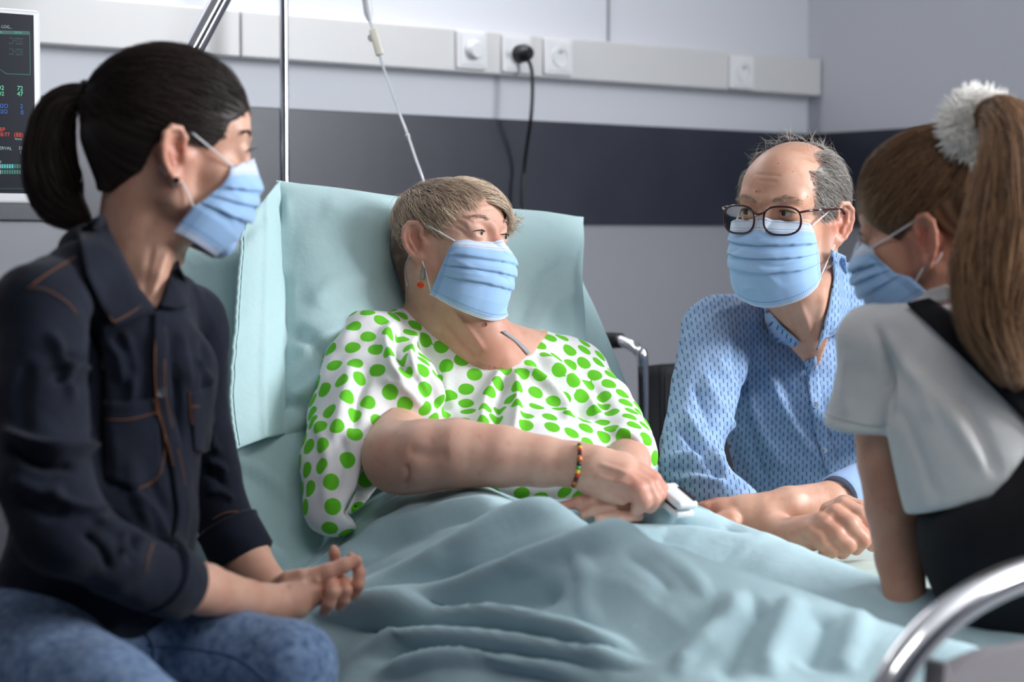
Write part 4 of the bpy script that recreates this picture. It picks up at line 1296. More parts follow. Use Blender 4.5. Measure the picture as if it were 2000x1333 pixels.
def grow(H, roots, dirf, length, k, lift, rs, spread=0.15, r=None, gravity=None, width=0.0009, taper=0.35, jitter=0.3, off0=0.0):
    """strands combed over the skull; returns world paths, widths, outward directions"""
    r = SR if r is None else r
    n = len(roots); p = roots.copy(); path = [p.copy()]
    L = length * rs.uniform(1 - jitter, 1 + jitter, n)
    rnd = rs.normal(size=(n, 3)) * spread
    for i in range(1, k):
        o = (p - SC) / r ** 2; o /= np.linalg.norm(o, axis=1, keepdims=True)
        d = dirf(p) + rnd
        t = i / (k - 1)
        d = d - o * ((d * o).sum(1, keepdims=True)) + o * (lift(t) if callable(lift) else lift)
        d /= np.linalg.norm(d, axis=1, keepdims=True) + 1e-9
        p = p + d * (L / (k - 1))[:, None]
        q = (p - SC) / r; kk = np.linalg.norm(q, axis=1, keepdims=True)
        mn = 1.0 + off0
        p = np.where(kk < mn, SC + q / kk * mn * r, p)
        path.append(p.copy())
    path = np.stack(path, 1)
    o = (path - SC) / r ** 2; o /= np.linalg.norm(o, axis=2, keepdims=True)
    W = H.o + H.s * (path @ H.A); O = o @ H.A
    wd = width * rs.uniform(0.6, 1.4, n)[:, None] * np.linspace(1, taper, k)[None, :]
    return W, wd * H.s, O

def tail_strands(path, radii, n, k, rs, width=0.001, flatten=None, frizz=0.004, ends=0.25):
    """strands of a ponytail round a centre line"""
    C_ = np.array(smooth_path(path, 8)); c = np.linspace(0, 1, len(C_)); tt = np.linspace(0, 1, k)
    C_ = np.stack([np.interp(tt, c, C_[:, i]) for i in range(3)], 1)
    R = np.interp(tt, np.linspace(0, 1, len(radii)), radii)
    T = np.gradient(C_, axis=0); T /= np.linalg.norm(T, axis=1, keepdims=True)
    a = np.cross(T, FWD); a /= np.linalg.norm(a, axis=1, keepdims=True); b = np.cross(T, a)
    ang = rs.uniform(0, 2 * math.pi, n); rad = np.sqrt(rs.uniform(0.25, 1, n))
    ph = rs.uniform(0, 6.28, (n, 2)); fr = rs.uniform(3, 9, (n, 1))
    A_ = (ang[:, None] + 0.5 * np.sin(tt[None] * 2.5 + ph[:, :1] * 0.3))
    off = (np.cos(A_)[..., None] * a[None] + np.sin(A_)[..., None] * b[None] * (flatten or 1.0)) * (R[None, :, None] * rad[:, None, None])
    fz_ = frizz * (np.sin(fr * tt[None] * 2 + ph[:, :1])[..., None] * a[None] + np.cos(fr * tt[None] * 2 + ph[:, 1:])[..., None] * b[None]) * np.linspace(0.1, 1, k)[None, :, None]
    L = rs.uniform(1 - ends, 1.0, n)
    W = C_[None] + off + fz_
    # shorten some strands
    idx = tt[None] * L[:, None] * (k - 1)
    i0 = np.clip(np.floor(idx).astype(int), 0, k - 2); f = (idx - i0)[..., None]
    W = np.take_along_axis(W, i0[..., None].repeat(3, 2), 1) * (1 - f) + np.take_along_axis(W, (i0 + 1)[..., None].repeat(3, 2), 1) * f
    O = off / (np.linalg.norm(off, axis=2, keepdims=True) + 1e-9)
    wd = width * rs.uniform(0.6, 1.4, n)[:, None] * np.interp(tt, [0, 0.1, 0.8, 1], [0.8, 1, 1, 0.2])[None]
    return W, wd, O

def bbox_vol(pts, pad, h):
    p = np.array(pts); return Vol(p.min(0) - pad, p.max(0) + pad, h)

def blush(V, pts):
    """redness at ears, knuckles, nose: list of (point, radius)"""
    b = np.zeros(len(V))
    for p, r in pts:
        b = np.maximum(b, np.exp(-((V - p) ** 2).sum(1) / r ** 2))
    return b

# ================================================================== the patient
def build_patient():
    root = empty('person', P(930, 1000, 2.85), 'woman with short fair hair lying in bed in a green-dotted white gown', 'person')
    root['label'] = 'person in a green polka-dot gown lying against the pillow'
    H = Frame(884, 474, 3.05, 51, -9, 9, 0.965)
    ends = [P(640, 640, 2.9), P(1330, 640, 3.3), P(640, 1020, 2.6), P(1330, 1020, 2.6), P(900, 330, 3.2), P(900, 330, 2.9), P(1000, 900, 3.3)]
    v = bbox_vol(ends, 0.04, 0.0022)
    head(v, H, cz=0.75, slit=0.0025, nose=0.95)
    # neck, chest, shoulders
    v.cone(H(0, -0.022, -0.045), P(905, 690, 3.10), 0.056, 0.066, 0.02)
    v.chainpx([(866, 570, 3.08, 66), (876, 620, 3.09, 74), (920, 690, 3.09, 78)], 0.03)
    v.chainpx([(866, 650, 3.10, 66), (740, 700, 3.06, 58)], 0.03)
    v.chainpx([(940, 680, 3.08, 58), (1010, 690, 3.11, 50), (1090, 710, 3.17, 56)], 0.03)
    v.cone(H(0.0, 0.03, -0.085), P(945, 660, 3.03), 0.034, 0.045, 0.03)                # soft under-chin
    v.ellpx(945, 770, 3.13, 190, 110, 0.12, 0.04)
    v.chainpx([(740, 720, 3.02, 60), (900, 700, 3.12, 62), (1060, 705, 3.2, 56), (1130, 740, 3.24, 60)], 0.03)
    v.chainpx([(905, 690, 3.03, 18), (985, 705, 3.03, 16)], 0.03)                       # collar bone
    v.ellpx(960, 900, 3.03, 200, 130, 0.13, 0.05)
    # right arm (nearest to the viewer)
    v.chainpx([(730, 730, 3.0, 64), (770, 862, 2.86, 66), (778, 893, 2.775, 70), (830, 890, 2.745, 70), (890, 886, 2.735, 68), (980, 892, 2.725, 60), (1060, 902, 2.715, 50), (1125, 908, 2.705, 43)], 0.02)
    v.ellpx(800, 905, 2.77, 70, 52, 0.055, 0.02)
    # right hand: back of the hand, then four fingers curling over the other hand
    d = 2.69
    v.chainpx([(1125, 908, 2.705, 41), (1165, 915, 2.69, 38), (1215, 928, 2.675, 31)], 0.012)
    v.chainpx([(1150, 930, 2.685, 30), (1190, 945, 2.675, 26), (1232, 955, 2.665, 22)], 0.014)
    v.chainpx([(1165, 900, 2.70, 26), (1215, 908, 2.695, 24), (1250, 926, 2.69, 18)], 0.014)
    v.chainpx([(1222, 946, 2.660, 22), (1246, 958, 2.650, 19.5), (1256, 978, 2.652, 18), (1246, 992, 2.665, 15)], 0.005)
    v.chainpx([(1236, 938, 2.668, 19), (1264, 952, 2.658, 16.5), (1276, 974, 2.658, 15.5), (1270, 990, 2.668, 14)], 0.004)
    v.chainpx([(1248, 930, 2.678, 17), (1276, 946, 2.672, 15), (1287, 966, 2.670, 14), (1282, 984, 2.678, 12)], 0.004)
    v.chainpx([(1250, 918, 2.69, 16), (1278, 934, 2.688, 12.5), (1293, 954, 2.684, 11.5), (1296, 972, 2.688, 10)], 0.004)
    v.chainpx([(1150, 945, 2.69, 20), (1185, 962, 2.67, 16), (1215, 975, 2.66, 13)], 0.008)   # thumb side
    # left arm and the hand underneath
    v.chainpx([(1120, 740, 3.22, 60), (1205, 850, 3.08, 55), (1225, 890, 2.98, 50), (1222, 930, 2.86, 42), (1215, 960, 2.78, 34)], 0.015)
    v.ellpx(1185, 986, 2.72, 55, 20, 0.035, 0.012)
    v.chainpx([(1165, 976, 2.70, 15), (1130, 982, 2.685, 11.5), (1096, 990, 2.68, 9)], 0.005)
    v.chainpx([(1235, 982, 2.70, 14), (1195, 980, 2.685, 13), (1155, 985, 2.68, 11), (1135, 992, 2.68, 9)], 0.005)
    v.chainpx([(1240, 994, 2.69, 14), (1200, 994, 2.675, 13), (1160, 998, 2.67, 11), (1140, 1006, 2.67, 9)], 0.004)
    v.chainpx([(1245, 1008, 2.68, 13), (1205, 1010, 2.665, 12), (1170, 1014, 2.66, 10)], 0.004)
    g = bbox_vol([P(560, 600, 2.9), P(1290, 600, 3.35), P(560, 1070, 2.65), P(1290, 1010, 3.3), P(560, 1070, 3.0), P(1000, 800, 2.8)], 0.03, 0.0045)
    g.chainpx([(715, 690, 3.0, 66), (800, 680, 3.08, 62), (930, 735, 3.13, 75), (1060, 708, 3.165, 60), (1118, 735, 3.2, 66)], 0.03)
    g.chainpx([(712, 690, 3.0, 70), (770, 672, 3.06, 62), (815, 668, 3.08, 62), (870, 712, 3.08, 62)], 0.03)
    g.ellpx(940, 800, 3.115, 225, 135, 0.135, 0.05)
    g.ellpx(975, 900, 3.0, 235, 120, 0.16, 0.05)
    g.chainpx([(1110, 735, 3.2, 66), (1175, 800, 3.13, 66), (1212, 862, 3.03, 60), (1226, 888, 2.97, 56)], 0.03)
    # bell sleeve on the near arm
    g.chainpx([(715, 695, 2.99, 72), (695, 800, 2.90, 88), (672, 900, 2.83, 86), (655, 985, 2.79, 66)], 0.035)
    g.chainpx([(760, 740, 2.97, 75), (800, 770, 2.90, 70)], 0.03)
    full = g.d.copy()
    # neckline, sleeve mouths
    cut_px(g, [(800, 540), (798, 598), (804, 606), (870, 652), (921, 689), (952, 706), (990, 714), (1010, 712), (1030, 690), (1050, 657), (1044, 649), (1000, 640), (956, 638), (960, 600), (960, 540)], 2.7, 3.12, 0.004)
    cut_px(g, [(850, 815), (805, 803), (772, 806), (742, 835), (716, 878), (704, 922), (694, 960), (668, 1003), (700, 1030), (830, 1030), (890, 930), (900, 850)], 2.5, 2.835, 0.004)
    V, F = v.mesh(1)
    V = tuck(V, g, full, [[(680, 300), (1120, 300), (1060, 645), (1050, 655), (1030, 690), (1010, 712), (990, 714), (952, 706), (921, 689), (870, 652), (804, 606), (680, 600)],
                          [(850, 812), (805, 800), (772, 803), (742, 832), (714, 876), (702, 920), (692, 960), (660, 1000), (700, 1060), (1380, 1060), (1380, 850), (1262, 858), (1215, 850), (1150, 850)]], 0.014)
    sk = skin_mat('patient_skin', srgb(214, 172, 152), srgb(206, 158, 138), srgb(190, 122, 104))
    bl_ = blush(V, [(H(-0.078, -0.014, -0.006), 0.03), (P(1245, 960, 2.65), 0.03), (P(1280, 950, 2.67), 0.03), (P(950, 690, 3.02), 0.06), (P(1110, 986, 2.68), 0.02), (H(0, 0.1, 0.0), 0.02)])
    V = sculpt(V, F, [([(792, 905), (796, 930), (788, 955)], 5, -0.005), ([(790, 880), (840, 890), (880, 885)], 14, -0.003),
                      ([(880, 600), (920, 650), (950, 690)], 6, 0.003), ([(865, 620), (905, 670), (940, 705)], 5, -0.003), ([(850, 640), (890, 690)], 5, -0.002),
                      ([(885, 428), (905, 440), (915, 452)], 3, -0.0015), ([(880, 440), (900, 450), (910, 460)], 3, -0.0015), ([(895, 420), (915, 430), (925, 440)], 3, -0.0012),
                      ([(930, 400), (960, 398), (985, 410)], 3, -0.001), ([(940, 410), (965, 408)], 3, -0.001),
                      ([(1165, 905), (1225, 925), (1250, 940)], 5, 0.002), ([(1160, 930), (1205, 942), (1235, 948)], 5, 0.002)])
    body = mk('body', V, F, sk, root, attrs={'blush': bl_, 'stubble': np.zeros(len(V))})
    eye_balls(H, body, srgb(70, 50, 40), 1.0, (0.3, -0.05))
    lash_line(H, body, 0.0025)
    skin = Surf((V, F))
    # mole on the neck
    disc_on(skin, 948, 634, 0.003, 0.003, mat('mole', srgb(150, 80, 70), 0.5), body, 'mole')
    face_mask(H, root, seed=3, vol=v, cen=[(0, 0.092, -0.006), (0.12, 0.106, -0.018), (0.25, 0.114, -0.031), (0.4, 0.1155, -0.046), (0.6, 0.110, -0.070), (0.8, 0.100, -0.100), (0.93, 0.090, -0.120), (1, 0.083, -0.127)], side=[(0, 0.058, 0.056, -0.006), (0.3, 0.066, 0.044, -0.028), (0.6, 0.067, 0.030, -0.055), (1, 0.064, 0.010, -0.090)])
    # ---- hair: cap + short combed layers
    rs = np.random.default_rng(11)
    hm = hair_mat('fair_hair', srgb(104, 76, 64), srgb(248, 224, 196), 0.4)
    hv = bbox_vol([H(-.12, -.14, -.12), H(.12, .14, .16), H(-.12, .14, -.12), H(.12, -.14, .16), H(.12, -.14, -.12), H(-.12, .14, .16)], 0.0, 0.004)
    SRp = SR * np.array([1.0, 1.0, 0.78]); SRp2 = SRp
    hv.ell(H(SC * np.array([1, 1, 0.78])), SRp * H.s, H.A, 0.01)
    hv.ell(H(0, 0.024, 0.038), np.array((0.061, 0.054, 0.048)) * H.s, H.A, 0.01)
    hv.chain([(H(0, -0.07, -0.01), 0.045), (H(0, -0.06, -0.07), 0.035)], 0.02)
    hv.keep_poly(H, [(0.07, 0.11), (0.058, 0.072), (0.046, 0.056), (0.034, 0.03), (0.026, 0.006), (0.012, 0.002), (-0.006, 0.03), (-0.035, 0.02), (-0.040, -0.04), (-0.055, -0.085), (-0.2, -0.09), (-0.2, 0.2), (0.12, 0.2)])
    hV, hF = hv.mesh(2)
    hq = H.inv(hV)
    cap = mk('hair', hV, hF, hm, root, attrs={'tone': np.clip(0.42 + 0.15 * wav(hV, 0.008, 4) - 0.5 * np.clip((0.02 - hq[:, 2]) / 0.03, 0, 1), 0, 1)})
    crown = np.array([0.01, -0.07, 0.085])
    def dirf(p):
        d = p - crown
        d = d / (np.linalg.norm(d, axis=1, keepdims=True) + 1e-6)
        d[:, 1] += 0.15; d[:, 2] -= 0.30 * (p[:, 2] < 0.07); d[:, 0] += 0.35 * (p[:, 2] > 0.055)
        return d
    def keep(x, y, z):
        z = z * 0.78
        if z > 0.060: return y < 0.050
        if z > 0.035: return y < 0.036
        if z > 0.022: return y < 0.026
        if z > -0.005: return (0.012 < y < 0.022 and z > 0.004) or y < -0.042
        return y < -0.045 and z > -0.06
    r = scalp_points(9500, keep, rs, SR); r[:, 2] *= 0.78
    len_ = np.where(r[:, 2] < 0.045, 0.024, 0.040) * np.where(r[:, 1] > 0.025, 0.8, 1.0)
    W, wd, O = grow(H, r, dirf, len_, 7, lambda t: 0.40 - 0.55 * t, rs, 0.20, width=0.00055, off0=0.0, r=SRp)
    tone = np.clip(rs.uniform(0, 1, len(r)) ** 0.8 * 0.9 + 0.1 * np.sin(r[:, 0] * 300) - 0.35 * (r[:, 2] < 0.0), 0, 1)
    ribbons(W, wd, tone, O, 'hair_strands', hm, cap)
    # fringe swept over the far temple
    def keepf(x, y, z): return z > 0.075 and y > -0.01 and x > -0.02
    r = scalp_points(1700, keepf, rs); r[:, 2] *= 0.78
    def dirg(p):
        d = np.zeros_like(p); d[:, 0] = 1.0; d[:, 1] = 0.45; d[:, 2] = -0.1; return d
    W, wd, O = grow(H, r, dirg, 0.085, 8, lambda t: 0.5 - 0.7 * t, rs, 0.14, width=0.00055, off0=0.03, r=SRp)
    ribbons(W, wd, np.clip(rs.normal(0.7, 0.2, len(r)), 0, 1), O, 'fringe', hm, cap)
    # nape hair, dark
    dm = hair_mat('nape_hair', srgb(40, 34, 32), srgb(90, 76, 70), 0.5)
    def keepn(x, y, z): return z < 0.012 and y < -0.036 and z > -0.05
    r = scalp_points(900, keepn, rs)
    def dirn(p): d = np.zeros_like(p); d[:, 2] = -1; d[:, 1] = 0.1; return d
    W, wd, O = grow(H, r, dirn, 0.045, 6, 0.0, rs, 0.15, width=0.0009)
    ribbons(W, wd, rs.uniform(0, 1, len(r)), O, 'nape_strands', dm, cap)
    # brows
    bm_ = hair_mat('fair_brow', srgb(160, 128, 112), srgb(200, 168, 150), 0.5)
    for sg in (-1, 1):
        n = 70; t = rs.uniform(0, 1, n)
        rt = np.stack([sg * (0.012 + 0.034 * t), 0.088 - 0.016 * t ** 2, 0.029 + 0.008 * np.sin(t * 2.4) + rs.normal(0, 0.0012, n)], 1)
        dv = np.stack([sg * np.ones(n), -0.3 * np.ones(n), 0.25 - 0.5 * t], 1) + rs.normal(0, 0.15, (n, 3)); dv /= np.linalg.norm(dv, axis=1, keepdims=True)
        pth = np.stack([rt + dv * q for q in np.linspace(0, 0.007, 3)], 1)
        # drop onto the skin
        ribbons(H.o + H.s * (pth @ H.A), np.full((n, 3), 0.0004), rs.uniform(0, 1, n), np.broadcast_to(H.A[1], pth.shape), 'eyebrow', bm_, body)
    # ---- earring
    ea = P(822, 512, 3.0)
    er = MB().tube([ea, ea + np.array([0, 0, -0.006])], 0.0008, 6).build('earring', M['steel'], root)
    er['label'] = 'silver drop earring with an orange bead'
    silver = mat('old_silver', (0.35, 0.33, 0.3), 0.35, metallic=1.0, bump=0.8, bscale=900)
    dk = nrm(CAM - ea)
    b1 = P(827, 523, 2.985); b2 = P(825, 548, 2.985); b3 = P(821, 557, 2.985)
    MB().tube([b1, (b1 + b2) / 2, b2], [0.0028, 0.0042, 0.0030], 10).build('pendant', silver, er, smooth=True)
    MB().tube([ea + np.array([0, 0, -0.004]), b1], 0.0007, 6).build('hook', silver, er, smooth=True)
    MB().lathe(b3, dk, [(0.0015, -0.002), (0.005, -0.0015), (0.0055, 0), (0.005, 0.0015), (0.0015, 0.002)], 16).build('bead', mat('orange_bead', srgb(215, 70, 25), 0.3), er, smooth=True)
    # nasal cannula over the cheek and behind the ear
    L = skin.line([(800, 500), (793, 515), (791, 535), (796, 560)], 0.004)
    if L: MB().tube(L, 0.0013, 8).build('cannula', M['clear'], root, smooth=True)

    # ---- gown
    GV, GF = g.mesh(2)
    GV = GV + vnormals(GV, GF) * (0.0022 * wav(GV, 0.03, 3) + 0.0012 * wav(GV, 0.014, 15))[:, None]
    GV = sculpt(GV, GF, [
        ([(775, 625), (752, 660), (770, 720), (800, 760)], 9, 0.011), ([(795, 632), (778, 670), (795, 730)], 8, -0.010), ([(815, 640), (800, 690), (812, 740)], 8, 0.009),
        ([(700, 640), (650, 690), (625, 770)], 12, 0.006), ([(690, 700), (670, 780), (650, 880)], 14, 0.008), ([(730, 710), (700, 780), (690, 850)], 10, -0.008),
        ([(985, 715), (950, 780), (940, 850)], 10, 0.010), ([(1000, 725), (975, 790), (970, 860)], 9, -0.009), ([(1005, 715), (1010, 800), (1000, 860)], 9, 0.010),
        ([(1020, 715), (1080, 760), (1120, 830)], 9, 0.012), ([(1035, 705), (1100, 750), (1150, 830)], 8, -0.012), ([(1050, 690), (1120, 745), (1180, 830)], 9, 0.010),
        ([(1060, 665), (1140, 730), (1200, 820)], 10, -0.006), ([(880, 690), (870, 760), (900, 820)], 12, 0.006), ([(830, 720), (850, 770), (860, 810)], 10, -0.007),
        ([(1200, 840), (1230, 850), (1255, 870)], 7, 0.008), ([(1205, 865), (1235, 868), (1262, 888)], 6, -0.008),
        ([(610, 800), (640, 900), (630, 1000)], 12, 0.007), ([(660, 840), (680, 920), (660, 980)], 10, -0.007), ([(740, 740), (790, 760), (830, 800)], 9, 0.007), ([(770, 690), (820, 750), (850, 800)], 8, -0.007)])
    # green dots: spaced evenly over the cloth
    rs2 = np.random.default_rng(5)
    order = rs2.permutation(len(GV)); sp = 0.0278
    cell = {}; cents = []
    for i in order:
        q = GV[i]; key = tuple((q / sp).astype(int)); ok = True
        for dx in (-1, 0, 1):
            for dy in (-1, 0, 1):
                for dz in (-1, 0, 1):
                    for c_ in cell.get((key[0] + dx, key[1] + dy, key[2] + dz), ()):
                        if ((c_ - q) ** 2).sum() < sp * sp: ok = False; break
        if ok: cell.setdefault(key, []).append(q); cents.append(q)
    kd = KDTree(len(cents))
    for i, c_ in enumerate(cents): kd.insert(c_, i)
    kd.balance()
    dist = np.array([kd.find(q)[2] for q in GV])
    gm, nt, b = newmat('dotted_cotton'); N = nt.nodes; L_ = nt.links
    at = N.new('ShaderNodeAttribute'); at.attribute_name = 'dot'
    lt = N.new('ShaderNodeMapRange'); lt.inputs['From Min'].default_value = 0.0120; lt.inputs['From Max'].default_value = 0.0125
    L_.new(at.outputs['Fac'], lt.inputs['Value'])
    mx = N.new('ShaderNodeMix'); mx.data_type = 'RGBA'; mx.inputs[6].default_value = (*srgb(98, 190, 40), 1); mx.inputs[7].default_value = (*srgb(226, 226, 226), 1)
    L_.new(lt.outputs[0], mx.inputs[0]); L_.new(mx.outputs[2], b.inputs['Base Color'])
    tc = N.new('ShaderNodeTexCoord'); nz = N.new('ShaderNodeTexNoise'); nz.inputs['Scale'].default_value = 60; nz.inputs['Detail'].default_value = 4
    L_.new(tc.outputs['Object'], nz.inputs['Vector'])
    bp = N.new('ShaderNodeBump'); bp.inputs['Strength'].default_value = 0.3; bp.inputs['Distance'].default_value = 0.003
    L_.new(nz.outputs['Fac'], bp.inputs['Height']); L_.new(bp.outputs['Normal'], b.inputs['Normal'])
    b.inputs['Roughness'].default_value = 0.8; b.inputs['Specular IOR Level'].default_value = 0.2
    gown = mk('gown', GV, GF, gm, root, attrs={'dot': dist})
    gown['label'] = 'white gown with bright green dots'
    gs = Surf((GV, GF), (V, F))
    # bra strap on the bare shoulder
    pv, pf = skin.patch([(978, 648), (1006, 668), (1030, 694)], [(985, 646), (1013, 666), (1036, 690)], 8, 3, 0.002)
    thick(mk('strap', pv, pf, mat('grey_strap', srgb(150, 152, 158), 0.6), root), 0.0015)
    # ---- beaded bracelet
    br = empty('bracelet', P(1125, 910, 2.68)); br.parent = root
    br.location = P(1125, 910, 2.68) - np.array(root.location)
    br['label'] = 'bead bracelet in black, red, yellow and copper'
    bc = dict(k=mat('bead_black', (0.01, 0.01, 0.012), 0.3), r=mat('bead_red', srgb(185, 30, 25), 0.3), y=mat('bead_yellow', srgb(225, 190, 40), 0.3), g=mat('bead_green', srgb(60, 150, 80), 0.3), c=mat('bead_copper', srgb(190, 115, 70), 0.3, metallic=0.4))
    seq = 'kyrkckgyrkcky'
    pth = smooth_path([(1131, 866), (1133, 880), (1132, 895), (1130, 912), (1127, 930), (1122, 945), (1117, 955)], 8)
    ln = skin.line([(1131, 868), (1133, 880), (1132, 895), (1130, 912), (1127, 930), (1122, 944), (1118, 952)], 0.003, 10)
    if ln:
        ln = np.array(ln); cl = np.r_[0, np.cumsum(np.linalg.norm(np.diff(ln, axis=0), axis=1))]
        sizes = [0.0065 if c_ == 'c' else 0.0036 for c_ in seq]; tot = sum(sizes) ; pos = 0
        for c_, sz in zip(seq, sizes):
            a = (pos) / tot * cl[-1]; b_ = (pos + sz) / tot * cl[-1]; pos += sz
            pa = np.array([np.interp(a, cl, ln[:, i]) for i in range(3)]); pb = np.array([np.interp(b_, cl, ln[:, i]) for i in range(3)])
            MB().tube([pa, pa * 0.8 + pb * 0.2, pa * 0.2 + pb * 0.8, pb], [0.0018, 0.0030 if c_ != 'c' else 0.0038, 0.0030 if c_ != 'c' else 0.0038, 0.0018], 10).build('bead', bc[c_], br, smooth=True)
    # fingertip pulse sensor in the hand
    e = empty('pulse_oximeter', P(1320, 970, 2.72), 'white fingertip pulse sensor held under the patient\'s fingers', 'medical sensor')
    a = P(1294, 955, 2.71); b_ = P(1346, 1000, 2.66)
    ax = nrm(b_ - a); sd = nrm(np.cross(ax, [0, 0, 1])); up = np.cross(sd, ax)
    autosmooth(MB().box((a + b_) / 2 + up * 0.006, [ax, sd, up], (0.030, 0.017, 0.006), 0.005).build('upper_shell', M['white'], e))
    autosmooth(MB().box((a + b_) / 2 - up * 0.009, [ax, sd, up], (0.028, 0.016, 0.0055), 0.004).build('lower_shell', M['white'], e))
    MB().box((a + b_) / 2 + up * 0.0125 + ax * 0.006 - sd * 0.012, [ax, sd, up], (0.020, 0.003, 0.0008), 0.0005).build('display', M['black'], e)
    MB().box((a + b_) / 2 - up * 0.0015 - ax * 0.004, [ax, sd, up], (0.022, 0.014, 0.004), 0.002).build('finger_pad', mat('brown_rubber', srgb(80, 55, 50), 0.6), e)
    return root
build_patient()

# ================================================================== the man beside the bed
def shirt_material():
    m, nt, b = newmat('dash_print_cotton'); N = nt.nodes; L = nt.links
    at = N.new('ShaderNodeAttribute'); at.attribute_name = 'fab'
    sp = N.new('ShaderNodeSeparateXYZ'); L.new(at.outputs['Vector'], sp.inputs[0])
    def M_(op, a, b_=None):
        x = N.new('ShaderNodeMath'); x.operation = op
        for i, q in enumerate((a, b_)):
            if q is None: continue
            if isinstance(q, (int, float)): x.inputs[i].default_value = q
            else: L.new(q, x.inputs[i])
        return x.outputs[0]
    u = M_('DIVIDE', sp.outputs[0], 0.0066); col = M_('FLOOR', u)
    w = M_('ADD', M_('DIVIDE', sp.outputs[1], 0.0135), M_('MULTIPLY', M_('MODULO', M_('ABSOLUTE', col), 2.0), 0.5))
    d1 = M_('MULTIPLY', M_('LESS_THAN', M_('FRACT', u), 0.24), M_('LESS_THAN', M_('FRACT', w), 0.55))
    def mix(a, b_, f):
        x = N.new('ShaderNodeMix'); x.data_type = 'RGBA'
        if isinstance(a, tuple): x.inputs[6].default_value = (*a, 1)
        else: L.new(a, x.inputs[6])
        x.inputs[7].default_value = (*b_, 1); L.new(f, x.inputs[0]); return x.outputs[2]
    d2 = M_('MULTIPLY', M_('GREATER_THAN', M_('FRACT', M_('MULTIPLY', u, 0.5)), 0.5), M_('GREATER_THAN', M_('FRACT', M_('MULTIPLY', w, 0.5)), 0.5))
    c = mix(srgb(146, 176, 212), srgb(132, 164, 204), d2)
    c = mix(c, srgb(62, 80, 124), d1)
    L.new(c, b.inputs['Base Color'])
    tc = N.new('ShaderNodeTexCoord'); nz = N.new('ShaderNodeTexNoise'); nz.inputs['Scale'].default_value = 50; nz.inputs['Detail'].default_value = 4
    L.new(tc.outputs['Object'], nz.inputs['Vector'])
    bp = N.new('ShaderNodeBump'); bp.inputs['Strength'].default_value = 0.3; bp.inputs['Distance'].default_value = 0.004
    L.new(nz.outputs['Fac'], bp.inputs['Height']); L.new(bp.outputs['Normal'], b.inputs['Normal'])
    b.inputs['Roughness'].default_value = 0.75; b.inputs['Specular IOR Level'].default_value = 0.25; b.inputs['Sheen Weight'].default_value = 0.1
    return m
def fabco(V):
    return np.stack([V @ RGT, V @ UPV, V @ FWD], 1)

